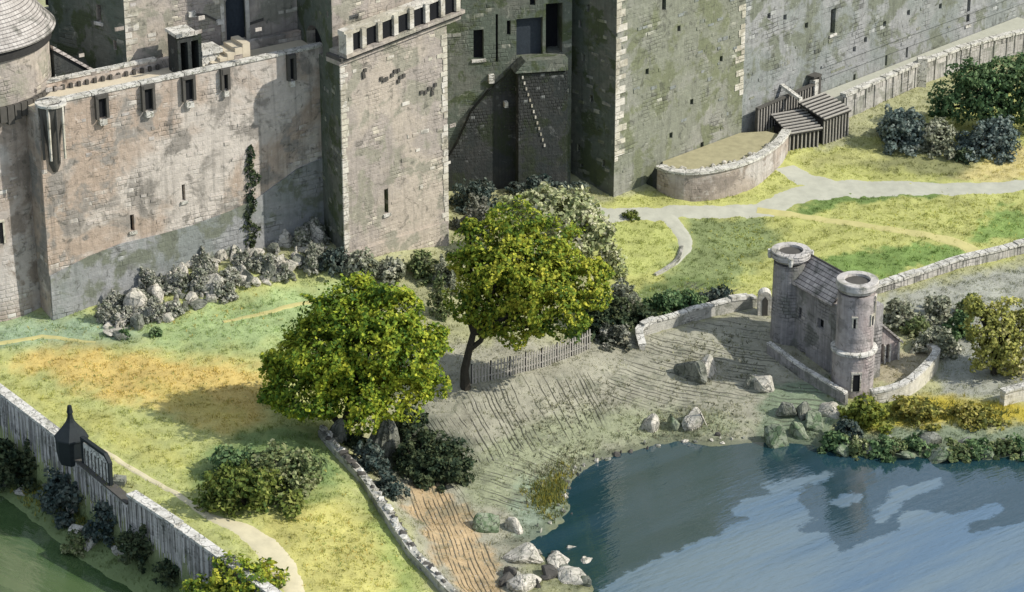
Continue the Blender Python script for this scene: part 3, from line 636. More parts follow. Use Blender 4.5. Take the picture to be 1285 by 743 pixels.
path('gravel_path', [(835,271),(850,285),(860,305),(852,325),(828,342)], [2.8,2.4,2.0,.9,.6], M['grav'])
path('turf_track', [(950,264),(1010,272),(1080,282),(1150,293),(1200,304),(1232,320)], [2.0,1.6,1.6,2.0,2.4], M['dirt'])
path('sandy_path', [(128,566),(180,597),(222,620),(262,648),(310,668),(345,700),(375,750)], [.9,.8,.8,1.0,3.0,3.4,2.2], M['sandp'])
path('turf_track', [(-30,437),(40,425),(60,423),(120,430)], [.9,.9,.8,.4], M['dirt'])
path('turf_track', [(280,404),(330,394),(372,382),(402,378)], [.5,1.0,1.0,.8], M['dirt'])

# ------------------------------------------------------------------ the castle
R = random.Random(11)
def V2(v): return Vector((v[0], v[1]))
def base_of(f): q = f.at(f.L / 2); return (q[0], q[1], hgt(*q))
# curtain wall and its walk
cw0 = P(66, 404, 10); cw1 = P(414, 312, 11); FW = Face(cw0, cw1)
ztw = lambda s: np.interp(s, [0, FW.L], [ZT(*FW.at(0), 134), ZT(*FW.at(FW.L), 58)])
CWT = 6.4; za, zb = ztw(0), ztw(FW.L)
root = thing('curtain_wall', (*FW.at(FW.L / 2), 10), 'tall rose grey rampart wall with paved wall walk and hanging drain chutes', 'wall')
g = MB(); g.prism([FW.at(0), FW.at(FW.L), FW.at(FW.L, -CWT), FW.at(0, -CWT)], 8.2, [za - 1.1, zb - 1.1, zb - 1.1, za - 1.1]); wall = g.build('wall', M['rose'], root)
c = MB(); 
for (u0, v0, u1, v1) in ((163,270,168,290),(228,232,232,252)): opening(FW, c, root, u0, v0, u1, v1, depth=.7)
cut(wall, c)
def sl_box(f, mb, s0, s1, d0, d1, o0, o1, zf): # box under a sloping top line
    mb.hexa([(*f.at(s0, d0), zf(s0) + o0), (*f.at(s0, d1), zf(s0) + o0), (*f.at(s1, d1), zf(s1) + o0), (*f.at(s1, d0), zf(s1) + o0),
             (*f.at(s0, d0), zf(s0) + o1), (*f.at(s0, d1), zf(s0) + o1), (*f.at(s1, d1), zf(s1) + o1), (*f.at(s1, d0), zf(s1) + o1)]); return mb
g = MB(); sl_box(FW, g, .1, FW.L - .1, -CWT + .75, -.75, -1.096, -.80, ztw); g.build('wall_walk', M['cream'], root)
g = MB(); sl_box(FW, g, 0, FW.L, -.72, .0, -1.09, -.03, ztw); sl_box(FW, g, 0, FW.L, -CWT, -CWT + .7, -1.09, .25, ztw); g.build('parapet', M['rose'], root)
g = MB(); cuts = [0, 6.5, 12.5, 18, 24.5, 31, FW.L]
for a, b in zip(cuts, cuts[1:]): sl_box(FW, g, a + .04, min(b, FW.L) - .10, -.86, .16, 0, .30, ztw)
sl_box(FW, g, .0, FW.L * .48, -CWT - .12, -CWT + .82, .26, .52, ztw); pieces(g, 'coping', M['coping'], root)
g = MB()
for k in range(17): sl_box(FW, g, 1.4 + k * .98, 1.75 + k * .98, -CWT + .70, -CWT + 1.05, -.76, -.22, ztw)
pieces(g, 'post', M['dkcop'], root)
for (u, vt, vb, w) in ((126,122,148,1.25),(184,110,138,1.3),(235,98,126,1.3),(281,92,112,.8),(364,72,100,.8)):
    s_, z1 = FW.px(u, vt); _, z0 = FW.px(u, vb); g = MB()
    for e in (-1, 1): FW.box(g, s_ + e * w * .5 - .16, s_ + e * w * .5 + .16, z0, ztw(s_) - .04, -.1, .5)
    FW.box(g, s_ - w * .5, s_ + w * .5, z1 - .0, ztw(s_) - .06, .1, .56); ch = g.build('drain_chute', M['dkcop'], root)
    g = MB(); FW.box(g, s_ - w * .34, s_ + w * .34, z0 + .1, z1, -.05, .12); g.build('chute_back', M['void'], ch)
    g = MB(); FW.box(g, s_ - w * .34, s_ + w * .36, z0 - .75, z0 - .1, -.1, .55); g.build('spout_stone', M['coping'], ch)
g = MB(); tp = [FW.px(u, v) for u, v in ((68,345),(110,322),(150,306),(200,294),(240,283),(290,264),(320,250),(345,232),(372,212),(404,198))]
FW.poly(g, [(.05, 8.4), (tp[-1][0], 8.4)] + tp[::-1][:-1] + [(.05, tp[0][1])], -.1, .16); g.build('plinth', M['slab'], root)
# bracketed corner of the rampart
g = MB(); cc = FW.at(1.6, .0)
g.lathe(cc, [(.3, za - 8.0), (.7, za - 7.0), (.75, za - 5.0), (1.5, za - 1.0), (1.6, za + .05)], 12); g.build('corner_bracket', M['dkcop'], root, True)
for k in range(4):
    a = rad(-150 + k * 35 + 20); g = MB(); x, y = cc[0] + 1.45 * math.cos(a), cc[1] + 1.45 * math.sin(a)
    g.tube([(x, y, za - 6.2), (x, y, za - .1)], [.16, .2], 6); g.build('bracket_rib', M['quoin'] if k % 2 else M['dkcop'], root)
g = MB(); g.lathe(cc, [(1.75, za), (1.75, za + .3), (1.2, za + .3), (1.2, za)], 18, True); g.build('bracket_coping', M['coping'], root)

# little gate turret on the walk and the steps beside it
s_, zz = FW.px(247, 92); ft = Face(FW.at(s_ - 1.2, -2.2), FW.at(s_ + 2.0, -2.2)); zw = ztw(s_) - .8
root = thing('walk_turret', (*ft.at(1.6), zw), 'small dark stone turret straddling the rampart wall walk under pale cap slabs', 'turret')
g = MB(); ft.box(g, 0, 3.0, zw - .3, zw + 4.6, -2.6, 0); w_ = g.build('wall', M['dark'], root)
c = MB(); ft.box(c, .35, 1.25, zw, zw + 3.9, -2.2, .5); ft.box(c, 1.7, 2.6, zw, zw + 3.9, -2.2, .5); cut(w_, c)
for a in (.35, 1.7):
    g = MB(); ft.box(g, a + .02, a + .88, zw + .02, zw + 3.88, -2.1, -2.0); g.build('doorway', M['void'], root)
g = MB(); ft.box(g, -.2, 2.4, zw + 4.602, zw + 5.0, -2.8, .25); g.build('cap', M['coping'], root)
g = MB(); ft.box(g, 3.02, 5.6, zw + 1.9, zw + 2.4, -2.6, .1); ft.box(g, 3.02, 5.3, zw - .3, zw + 1.9, -2.4, -.2); g.build('side_block', M['coping'], root)
s2, _ = FW.px(290, 70); zs = ztw(s2) - .8; root = thing('stone_stair', (*FW.at(s2, -3), zs), 'short flight of cream stone steps on the rampart walk below the pointed arch', 'steps')
g = MB()
for k in range(6): FW.box(g, s2 - 2.6 + k * .98, s2 - 2.6 + (k + 1) * .98 - .03, zs - .3, zs + .45 + k * .42, -4.6, -1.6)
pieces(g, 'step', M['cream'], root)
g = MB(); FW.box(g, s2 - 2.6, s2 + 3.3, zs - .3, zs + .9, -1.55, -1.1); g.build('side_wall', M['dkcop'], root)

# big round tower on the left
rc = P(-22, 366, 10); RR = 9.35
zE = ZT(rc.x, rc.y, 32)
root = thing('round_tower', (rc.x, rc.y, 10), 'stout round corner tower of pale rose stone under a conical slate roof', 'tower')
g = MB(); g.lathe(rc, [(RR + .5, 8), (RR + .15, 14), (RR, 20), (RR, zE - 6.8)], 72); g.build('wall', M['round'], root, True, (rc.x, rc.y, RR))
g = MB(); g.lathe(rc, [(RR + .25, zE - 6.79), (RR + .35, zE - 6.2), (RR + .3, zE - .3)], 72); g.build('upper_band', M['sand'], root, True, (rc.x, rc.y, RR))
g = MB(); R2 = random.Random(3)
for k in range(34):
    a = rad(-130 + k * 5.3); r0, r1 = RR - .1, RR + .62; w = .040
    pa = [(rc.x + r * math.cos(a + e), rc.y + r * math.sin(a + e)) for r, e in ((r0, -w), (r1, -w), (r1, w), (r0, w))]; g.prism(pa, zE - 8.6 + R2.uniform(-.5, .3), zE - 6.82)
pieces(g, 'corbel', M['dkcop'], root)
g = MB(); g.lathe(rc, [(RR + .66, zE - 1.5), (RR + .72, zE - .6), (RR + .6, zE - .29)], 72); g.build('eave_board', M['timber'], root, True)
g = MB(); prof = [(RR + 1.15, zE - .28), (RR + 1.2, zE - .1)]
for k in range(1, 13): prof.append(((RR + 1.2) * (1 - k / 13) , zE - .1 + (RR + 1.2) * 1.25 * (k / 13) ** 1.06))
g.lathe(rc, prof, 72); g.build('roof', M['slate'], root, False, (rc.x, rc.y, RR))
for (du, v, nm) in ((15, 172, 'stone_ring'),):
    # ring stone set in the wall face
    a = math.asin(max(-1, min(1, (P(du, v, 28).x - rc.x) / RR))) - PI / 2; xx, yy = rc.x + RR * math.cos(a), rc.y + RR * math.sin(a); z = ZT(xx, yy, v)
    fr = Face((xx - math.cos(a + PI / 2) * .8, yy - math.sin(a + PI / 2) * .8), (xx + math.cos(a + PI / 2) * .8, yy + math.sin(a + PI / 2) * .8))
    g = MB(); fr.poly(g, [(.8 + .75 * math.cos(k * PI / 8), z + .75 * math.sin(k * PI / 8)) for k in range(16)], -.2, .16); e = g.build('round_window', M['dkcop'], root)
    g = MB(); fr.poly(g, [(.8 + .5 * math.cos(k * PI / 8), z + .5 * math.sin(k * PI / 8)) for k in range(16)], -.15, .2); g.build('plug_stone', M['coping'], e)
for (du, v, h_) in ((6, 292, 2.6), (4, 192, 1.2)):
    a = math.asin((P(du, v, 20).x - rc.x) / RR) - PI / 2; xx, yy = rc.x + RR * math.cos(a), rc.y + RR * math.sin(a); z = ZT(xx, yy, v)
    fr = Face((xx - math.cos(a + PI / 2), yy - math.sin(a + PI / 2)), (xx + math.cos(a + PI / 2), yy + math.sin(a + PI / 2)))
    g = MB(); fr.box(g, .55, .75, z - h_ / 2, z + h_ / 2, -.3, .16); fr.box(g, 1.25, 1.45, z - h_ / 2, z + h_ / 2, -.3, .16); fr.box(g, .55, 1.45, z + h_ / 2 + .003, z + h_ / 2 + .25, -.3, .2); e = g.build('window', M['quoin'], root)
    g = MB(); fr.box(g, .753, 1.247, z - h_ / 2, z + h_ / 2, -.3, .05); g.build('opening', M['void'], e)

# keep behind the walk
kz = za - 1; kc = P(160, 92, kz); kr = P(380, 50, kz); FK = Face(kc, kr); lv = Vector((-.80, .60)) * 13
FKL = Face((kc.x + lv.x, kc.y + lv.y), kc); ktop = 60
root = thing('keep_tower', (kc.x, kc.y, 12), 'square keep behind the rampart with a pointed arch window and pale corner stones', 'tower')
g = MB(); g.prism([FKL.at(0), XY(kc), XY(kr), (kr.x + lv.x, kr.y + lv.y)], 11, ktop); w_ = g.build('wall', M['sand'], root)
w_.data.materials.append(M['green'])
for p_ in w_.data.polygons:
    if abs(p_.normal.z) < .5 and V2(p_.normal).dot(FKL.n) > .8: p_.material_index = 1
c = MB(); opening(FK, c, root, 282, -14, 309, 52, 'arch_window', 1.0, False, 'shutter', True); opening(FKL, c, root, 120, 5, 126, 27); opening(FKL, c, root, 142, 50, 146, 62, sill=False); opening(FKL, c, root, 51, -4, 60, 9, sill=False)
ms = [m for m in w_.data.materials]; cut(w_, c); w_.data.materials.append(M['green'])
for p_ in w_.data.polygons: p_.material_index = 1 if abs(p_.normal.z) < .5 and V2(p_.normal).dot(FKL.n) > .8 else 0  # shade of the keep's unlit side set by the darker stone
g = MB(); quoins(g, FKL, FK, kz - 2, ktop, R, .8, .08, .9, 1.6, only=2); pieces(g, 'quoin_stone', M['quoin'], root)
s0, z0 = FK.px(278, 60); s1, z1 = FK.px(312, 10)
g = MB(); FK.box(g, s0, s0 + .45, z0, z1 + 3, -.1, .18); FK.box(g, s1 - .45, s1, z0, z1 + 3, -.1, .18); pieces(g, 'window_jamb', M['quoin'], root)
for (u, v, w_) in ((240,17,.9),(275,27,.9)):
    s_, z_ = FK.px(u, v); g = MB(); FK.box(g, s_ - w_ / 2, s_ + w_ / 2, z_ - .3, z_ + .3, -.1, .35); pieces(g, 'bracket_stone', M['coping'], root)
g = MB()
for a, b in (((240,18),(258,19)),((258,19),(275,27)),((312,30),(330,24))):
    s0, z0 = FK.px(*a); s1, z1 = FK.px(*b); FK.poly(g, [(s0, z0 - .14), (s1, z1 - .14), (s1, z1 + .14), (s0, z0 + .14)], -.05, .16)
pieces(g, 'drip_mould', M['dkcop'], root)
# lean-to roof between round tower and keep
q0 = P(72, 84, kz); root = thing('lean_to', (q0.x, q0.y, kz - 2), 'dark lean-to roof slope wedged between the round tower and the keep', 'lean-to')
f = Face(P(70, 108, kz), P(122, 92, kz)); g = MB(); f.poly(g, [(0, kz - 3), (f.L, kz - 3), (f.L, kz - .3), (0, kz + 4.4)], -3, 0); g.build('wall', M['dark'], root)
g = MB(); f.poly(g, [(-.2, kz + 4.43), (f.L + .2, kz - .27), (f.L + .2, kz + .1), (-.2, kz + 4.9)], -3.2, .3); g.build('roof', M['slate2'], root)

# corner tower: dark flank and sandy front with a battlement
cA = P(433, 348, 10.2); cB = P(563, 306, 10); FA = Face(cA, cB); lA = Vector((-.40, .917)); LA = 21.0
FAL = Face((cA.x + lA.x * LA, cA.y + lA.y * LA), cA)
zA = ZT(cA.x, cA.y, 70)
root = thing('corner_tower', (cA.x, cA.y, 10), 'projecting corner tower with a sunlit sandy front, dark flank and pale battlement band', 'tower')
def shade_flank(o, fdark):  # puts the shade of the unlit flank into its stone colour
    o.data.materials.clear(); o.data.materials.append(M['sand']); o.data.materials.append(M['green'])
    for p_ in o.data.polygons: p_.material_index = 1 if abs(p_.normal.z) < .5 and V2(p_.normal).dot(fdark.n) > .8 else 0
bA = [FAL.at(0), XY(cA), XY(cB), (cB.x + lA.x * LA, cB.y + lA.y * LA)]
insA = lambda s, d: (cA.x + FA.t.x * s + lA.x * d, cA.y + FA.t.y * s + lA.y * d)
g = MB(); g.prism([insA(0, 2.203), insA(0, 0), insA(FA.L, 0), insA(FA.L, 2.203)], 7, zA); ap = g.build('front_wall', M['sand'], root)
c = MB(); opening(FA, c, root, 482, 238, 487, 268); cut(ap, c); shade_flank(ap, FAL)
g = MB(); g.prism([FAL.at(0), insA(0, 2.2), insA(FA.L + .8, 2.2), insA(FA.L + .8, LA)], 7, 62); wl = g.build('wall', M['sand'], root)
c = MB(); opening(FAL, c, root, 384, 24, 404, 62, 'arch_doorway', 1.2, False, 'void', True)
for (u, v) in ((372,10),(372,22),(411,18),(426,36),(424,122),(426,122),(416,76)): 
    s_, z_ = FAL.px(u, v)
    if 0 < s_ < FAL.L - 2.8: FAL.box(c, s_ - .22, s_ + .22, z_ - .35, z_ + .35, -.7, .4)
cut(wl, c); shade_flank(wl, FAL)
s_, z_ = FA.px(436, 345); s1, z1 = FA.px(563, 242)
g = MB(); FA.box(g, .35, FA.L - .3, 7.5, z1 - 3.5, -.2, .38); g.build('plinth', M['sand'], root)
g = MB(); quoins(g, FAL, FA, 8, zA - 1.2, R, .75, .09, .8, 1.0, only=2); FE = Face(cB, (cB.x + lA.x * 5, cB.y + lA.y * 5)); quoins(g, FA, FE, 8, zA - 1.2, R, .75, .09, .95, .8, only=1); pieces(g, 'quoin_stone', M['quoin'], root)
# sloping cornice and battlement
zcl = lambda s: zA + np.interp(s, [0, FA.L], [0, 1.6])
sB = FA.L + 1.9
g = MB()
FAx = FA
def cornice(d0, d1, o0, o1): 
    return sl_box(FA, g, -.3 if d1 < 1 else .2, sB, d0, d1, o0, o1, zcl)
cornice(-2.1, .35, -1.1, -.55); cornice(-2.1, 1.15, -.146, .25); g.build('cornice', M['sand'], root); g = MB(); cornice(-2.1, .75, -.546, -.15); g.build('cornice_shadow_course', M['dkcop'], root)  # dark course paints the shade lines under the battlement
g = MB(); sl_box(FA, g, .3, sB - .1, -.3, .55, .254, 2.35, zcl); g.build('parapet', M['void'], root)  # black slab paints the shade in the gaps between merlons
g = MB()
for k in range(8):
    a = .25 + k * (sB - .5) / 7.4; sl_box(FA, g, a, a + (.62 if k else 1.0), -.4, 1.0, .258, 2.75 + R.uniform(-.2, .1), zcl)
sl_box(FA, g, .2, sB, -.5, .7, 2.36, 2.95, zcl); pieces(g, 'merlon', M['quoin'], root)
g = MB()
for (u, v, r0) in ((497,96,.75),(505,102,.7),(532,107,.9),(548,113,.8),(460,92,.55),(482,94,.6)):
    s_, z_ = FA.px(u, v); a0 = R.uniform(0, 6)
    for k in range(3):
        a = a0 + k * .75; FA.box(g, s_ + r0 * math.cos(a) - .2, s_ + r0 * math.cos(a) + .2, z_ + r0 * math.sin(a) - .22, z_ + r0 * math.sin(a) + .22, -.05, .2)
pieces(g, 'stub_stone', M['dkcop'], root)

# recessed range between the towers
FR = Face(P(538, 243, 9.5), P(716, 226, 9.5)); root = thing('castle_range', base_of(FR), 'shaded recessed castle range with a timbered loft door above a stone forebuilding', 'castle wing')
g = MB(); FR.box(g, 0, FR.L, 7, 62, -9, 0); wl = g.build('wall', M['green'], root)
c = MB(); opening(FR, c, root, 594, 38, 607, 74, 'window'); opening(FR, c, root, 648, 24, 681, 70, 'loft_door', .8, False, 'shutter'); opening(FR, c, root, 685, 5, 706, 66, 'niche', 2.5, False, 'void')
opening(FR, c, root, 665, -8, 672, 7, 'window', .7, False); opening(FR, c, root, 636, 26, 641, 44, 'arrow_slit', .7, False); opening(FR, c, root, 622, 18, 625, 78, 'arrow_slit', .7, False)
cut(wl, c)
pp = lambda *l: [FR.px(u, v) for u, v in l]
g = MB(); FR.poly(g, pp((556,330),(556,204),(572,178),(590,138),(612,112),(632,96),(650,74),(657,74),(657,330))[::-1], .0, .8); g.build('forebuilding', M['dark'], root)  # recess shade painted as near-black masonry
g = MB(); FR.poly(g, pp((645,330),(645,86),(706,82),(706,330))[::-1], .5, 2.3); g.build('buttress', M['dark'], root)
g = MB(); FR.poly(g, pp((640,84),(653,69),(706,65),(706,80))[::-1], .2, 2.6); g.build('ledge_slab', M['green'], root)
g = MB(); s_, z_ = FR.px(650, 84)
for k in range(13):
    g2 = z_ - .4 - k * .78; FR.box(g, s_ + k * .24 - .1, s_ + k * .24 + .1, g2 - .38, g2, 2.2, 2.42)
pieces(g, 'quoin_stone', M['quoin'], root)
g = MB()
for (u, v, w) in ((616,98,.7),(632,127,.45)):
    s_, z_ = FR.px(u, v); FR.box(g, s_ - w / 2, s_ + w / 2, z_ - w * .8, z_ + w * .8, -.1, .5 if u == 616 else 1.5)
pieces(g, 'corbel_stone', M['coping'], root)

# second square tower
cT = P(770, 249, 8); FT = Face(cT, P(930, 175, 9.6)); lT = Vector((-.70, .714)); LT = 9.6
FTL = Face((cT.x + lT.x * LT, cT.y + lT.y * LT), cT)
root = thing('square_tower', (cT.x, cT.y, 8), 'broad mossy grey square tower with a dark flank and stepped corner stones above the lawn', 'tower')
g = MB(); e = FT.at(FT.L); g.prism([FTL.at(0), XY(cT), e, (e[0] + lT.x * LT, e[1] + lT.y * LT)], 6, 58); wl = g.build('wall', M['moss'], root)
c = MB(); opening(FT, c, root, 831, -3, 836, 13, sill=False)
for (u, v) in ((732,73),(738,10),(726,186),(730,210),(757,205),(728,30),(742,124),(716,80)):
    s_, z_ = FTL.px(u, v)
    if .5 < s_ < FTL.L - .5: FTL.box(c, s_ - .25, s_ + .25, z_ - .5, z_ + .5, -.6, .4)
for (u, v) in ((905,74),(868,128),(852,36),(812,90),(881,182),(842,170),(826,220)):
    s_, z_ = FT.px(u, v); FT.box(c, s_ - .3, s_ + .3, z_ - .4, z_ + .4, -.5, .4)
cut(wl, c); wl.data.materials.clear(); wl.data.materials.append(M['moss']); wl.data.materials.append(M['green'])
for p_ in wl.data.polygons: p_.material_index = 1 if abs(p_.normal.z) < .5 and V2(p_.normal).dot(FTL.n) > .8 else 0  # flank that faces away from the sun painted darker
g = MB(); quoins(g, FTL, FT, 13, 58, R, .85, .09, .8, 1.9, only=2); zq = 12
FTE = Face(e, (e[0] + lT.x, e[1] + lT.y)); quoins(g, FT, FTE, 16, 58, R, .9, .09, 1.7, .8, only=1); pieces(g, 'quoin_stone', M['quoin'], root)

# long wall to the right
FC = Face(P(921, 158, 11.5), P(1400, -27, 11.5)); root = thing('castle_wall', base_of(FC), 'high blue grey castle wall rising behind the outer terrace', 'wall')
g = MB(); FC.box(g, 0, FC.L, 7, 48, -8, 0); wl = g.build('wall', M['slab'], root)
c = MB(); opening(FC, c, root, 1043, 12, 1049, 42); opening(FC, c, root, 1215, -12, 1219, 30)
for (u, v) in ((1072,62),(1086,50),(965,20),(985,22),(1180,8),(1012,32),(1110,30),(1140,16)):
    s_, z_ = FC.px(u, v); FC.box(c, s_ - .35, s_ + .35, z_ - .4, z_ + .4, -.5, .4)
for (u, v) in ((1112,76),(1138,66),(1072,100)):
    s_, z_ = FC.px(u, v); FC.box(c, s_ - .25, s_ + .25, z_ - .8, z_ + .8, -.6, .4)
cut(wl, c)
g = MB()
for (v0, v1) in ((98,12),(84,0)):
    s0, z0 = FC.px(1030, v0); s1, z1 = FC.px(1290, v1 - 12); FC.poly(g, [(s0, z0 - .14), (s1, z1 - .14), (s1, z1 + .14), (s0, z0 + .14)], -.05, .22)
g.build('string_course', M['slab'], root)

# outer terrace wall with coping
o_px = [(1060,122),(1110,100),(1158,80),(1204,63),(1245,51),(1330,30)]; zo = 12.2
ol = [P(u, v, zo) for u, v in o_px]; root = thing('terrace_wall', (ol[2].x, ol[2].y, 8), 'long outer terrace wall with pale coping and close ribs below the castle', 'wall')
n_ = [Vector((q.x, q.y)) for q in ol]; back = [Vector(FC.at((q - FC.a).dot(FC.t), .15)) for q in n_]
g = MB()
for i in range(len(n_) - 1): g.prism([XY(n_[i]), XY(n_[i + 1]), XY(back[i + 1]), XY(back[i])], 5.5, zo - .9)
g.build('wall', M['terr'], root)
g = MB()
for i in range(len(n_) - 1):
    sh = Vector(((n_[i + 1] - n_[i]).y, -(n_[i + 1] - n_[i]).x)).normalized()
    g.prism([XY(n_[i] - sh * .75), XY(n_[i + 1] - sh * .75), XY(back[i + 1] + (n_[i+1]-back[i+1]).normalized()*.02), XY(back[i] + (n_[i]-back[i]).normalized()*.02)], zo - .896, zo - .7)
g.build('terrace_paving', M['grav'], root)
g = MB(); g.strip([XY(q) for q in ol], .7, zo - .895, zo - .003, 1); g.build('parapet', M['retain'], root)
g = MB(); gr = MB()
for i in range(len(n_) - 1):
    d = (n_[i + 1] - n_[i]); L = d.length; d = d / L; k = 0; m = 3
    for j in range(m):
        a, b = n_[i] + d * (L * j / m + .05), n_[i] + d * (L * (j + 1) / m - .22); g.strip([XY(a), XY(b)], 1.05, zo, zo + .32 + R.uniform(0, .12), .6)
    x = .4
    while x < L - .2:
        q = n_[i] + d * x; ff = Face(q, q + d); ff.box(gr, 0, .28, zo - R.uniform(2.6, 3.6), zo - .02, -.1, .14); x += R.uniform(1.5, 2.6)
pieces(g, 'coping', M['coping'], root); gr.build('rib', M['terr'], root)
g = MB(); q = ol[2]; g.prism([(q.x - .8, q.y - .9), (q.x + .5, q.y - .9), (q.x + .5, q.y + .5), (q.x - .8, q.y + .5)], 6.5, zo + 1.0); g.build('pier', M['coping'], root)

# bowed bastion at the foot of the square tower
bpx = [(824,240),(838,246),(858,248.5),(880,247.5),(905,243.5),(930,237),(952,228),(970,216),(982,205),(989,194)]
bz = [7.9] * len(bpx); bp = [P(u, v, 7.9) for u, v in bpx]; zt_ = ZT(bp[4].x, bp[4].y, 211)
bp = [Vector((q.x, q.y)) for q in (Vector(XY(z)) for z in smooth_path(bp, .9))]
root = thing('bowed_bastion', (*XY(bp[len(bp) // 2]), 8), 'low bowed bastion wall with white coping and a dry earth fill below the mossy tower', 'wall')
g = MB(); g.strip([XY(q) for q in bp], .9, 6.2, zt_ - .35, 1); g.build('wall', M['round'], root)
g = MB(); g.strip([XY(q) for q in bp], 1.25, zt_ - .34, zt_, .55); g.build('coping', M['coping'], root)
inn = [FT.at(FT.px(830, 222)[0], .2), FT.at(FT.L - .5, .2)]; e2 = P(962, 158, zt_)
ply = [XY(q + Vector((-.0, .5))) for q in bp[1:-1]] + [XY(e2), inn[1], inn[0]]
g = MB(); g.prism(ply, 6.5, zt_ - .75); g.build('earth_fill', M['soil'], root)
g = MB(); rr = random.Random(9)
for k in range(46):
    q = bp[rr.randrange(2, len(bp) - 2)] + Vector((rr.uniform(-.4, .4), rr.uniform(1.2, 3.0))); s_ = rr.uniform(.18, .42)
    g.lathe(q, [(s_, zt_ - .8), (s_ * .9, zt_ - .8 + s_), (s_ * .4, zt_ - .8 + s_ * 1.4)], 6)
pieces(g, 'fill_stone', M['rock'], root)
g = MB(); bf = Face(bp[0] + Vector((-1.4, 1.6)), bp[0] + Vector((0.1, -.05))); bf.poly(g, [(0, 6.5), (bf.L, 6.5), (bf.L, zt_ - .36), (bf.L - .5, zt_ - .36), (.2, 8.6)], -1.0, .0); g.build('shaded_end', M['dark'], root)  # dark wedge paints the unlit left end of the bastion

# timber shelter in two bays
def bay(p0, p1, z0, h, dep, root):
    f = Face(p0, p1); g = MB(); f.box(g, .1, f.L - .1, z0 - 1, z0 + h - .25, -dep, -.15); g.build('bay_wall', M['timber'], root)
    g = MB(); x = .1
    while x < f.L: f.box(g, x, x + .16, z0 - .3, z0 + h - .2, -.14, .06); x += .62
    g.build('batten', M['palebat'], root)
    g = MB(); rise = .5
    for k in range(8):
        d = .35 - k * (dep + .7) / 7.5
        g.hexa([(*f.at(-.25, d), z0 + h + k * .16), (*f.at(f.L + .2, d), z0 + h + k * .16), (*f.at(f.L + .2, d - .2), z0 + h + k * .16 + .05), (*f.at(-.25, d - .2), z0 + h + k * .16 + .05),
                (*f.at(-.25, d), z0 + h + k * .16 + .14), (*f.at(f.L + .2, d), z0 + h + k * .16 + .14), (*f.at(f.L + .2, d - .2), z0 + h + k * .16 + .19), (*f.at(-.25, d - .2), z0 + h + k * .16 + .19)])
    g.build('roof_batten', M['palebat'], root)
    g = MB(); g.hexa([(*f.at(-.2, .3), z0 + h - .24), (*f.at(f.L + .1, .3), z0 + h - .24), (*f.at(f.L + .1, -dep - .2), z0 + h + .9), (*f.at(-.2, -dep - .2), z0 + h + .9),
            (*f.at(-.2, .3), z0 + h - .02), (*f.at(f.L + .1, .3), z0 + h - .02), (*f.at(f.L + .1, -dep - .2), z0 + h + 1.12), (*f.at(-.2, -dep - .2), z0 + h + 1.12)]); g.build('roof', M['timber'], root)
b0, b1, b2, b3 = P(989, 194, 7.8), P(1028, 187, 7.8), P(1032, 185, 7.8), P(1064, 173, 7.8)
root = thing('timber_shelter', (b1.x, b1.y, 7.8), 'black timber shelter of two bays with a battened lean-to roof at the terrace end', 'shelter')
bay(b0, b1, 7.8, 3.0, 4.2, root); bay(b2, b3, 7.8, 4.1, 4.2, root)
# slatted stair rail above the bastion
r0, r1 = P(950, 163, 10.6), P(1022, 131, 10.6); fr = Face(r0, r1); root = thing('slatted_rail', base_of(fr), 'tall dark slatted stair railing with a pale end post below the castle wall', 'railing')
g = MB(); fr.box(g, 0, fr.L, 10, 13.4, -.12, -.04); g.build('panel', M['timber'], root)
g = MB(); x = .1
while x < fr.L: fr.box(g, x, x + .16, 9.6, 13.5, -.035, .08); x += .62
g.build('slat', M['palebat'], root)
g = MB(); fr.box(g, -.2, fr.L + .1, 13.51, 13.75, -.25, .25); fr.box(g, -.25, -.03, 8.6, 13.5, -.2, .2); g.build('rail', M['dkcop'], root)
g = MB(); fr.box(g, fr.L - .5, fr.L + .35, 8.4, 14.2, -.6, .3); g.build('end_post', M['coping'], root)
g = MB(); fr.box(g, fr.L + .38, fr.L + .85, 8.4, 14.6, -.7, .35); fr.box(g, fr.L - .9, fr.L + .9, 14.61, 14.85, -.8, .4); g.build('post_frame', M['dkcop'], root)
g = MB(); f2 = Face(P(975, 112, 14), P(1005, 122, 14)); f2.poly(g, [(.8, 14.6), (f2.L, 13.5), (f2.L, 13.9), (.8, 15.0)], -.3, .3); g.build('handrail', M['coping'], root)

def bricks(f, root, mats, n, seed, u0=None, v0=30, v1=300, zmin=8, skip=None, wn='wall'):
    r = random.Random(seed); zt = min(ZT(*f.at(f.L / 2), -8), 60)
    gs = [MB() for _ in mats]; k = 0
    while k < n:
        s_ = r.uniform(.8, f.L - 1.6); z = r.uniform(zmin, zt); k += 1
        if noise.noise(Vector((s_ * .22, z * .22, seed))) < -.02 and r.random() < .8: continue
        if skip and any(abs(s_ - a) < b and abs(z - c) < d for a, b, c, d in skip): continue
        if any(a - 3.4 < s_ < b and c - .6 < z < d for a, b, c, d in OPEN.get(id(f), ())): continue
        for q in range(r.choice((1, 1, 2, 3))):
            w, h = r.uniform(.45, 1.1), r.uniform(.28, .5); f.box(gs[r.randrange(len(gs))], s_ + q * 1.05 * w, s_ + q * 1.05 * w + w, z, z + h, -.05, r.uniform(.025, .10))
    tgt = next(o for o in root.children if o.name.split('.')[0] == wn); me = tgt.data; bm = bmesh.new(); bm.from_mesh(me)
    for g, m in zip(gs, mats):
        if not g.v: continue
        if M[m].name not in [q.name for q in me.materials]: me.materials.append(M[m])
        mi = [q.name for q in me.materials].index(M[m].name); vs = [bm.verts.new(v) for v in g.v]; fs_ = [bm.faces.new([vs[i] for i in fc]) for fc in g.f]
        bmesh.ops.recalc_face_normals(bm, faces=fs_)
        for fc in fs_: fc.material_index = mi
    bm.to_mesh(me); bm.free(); me.update(); auto_uv(me)
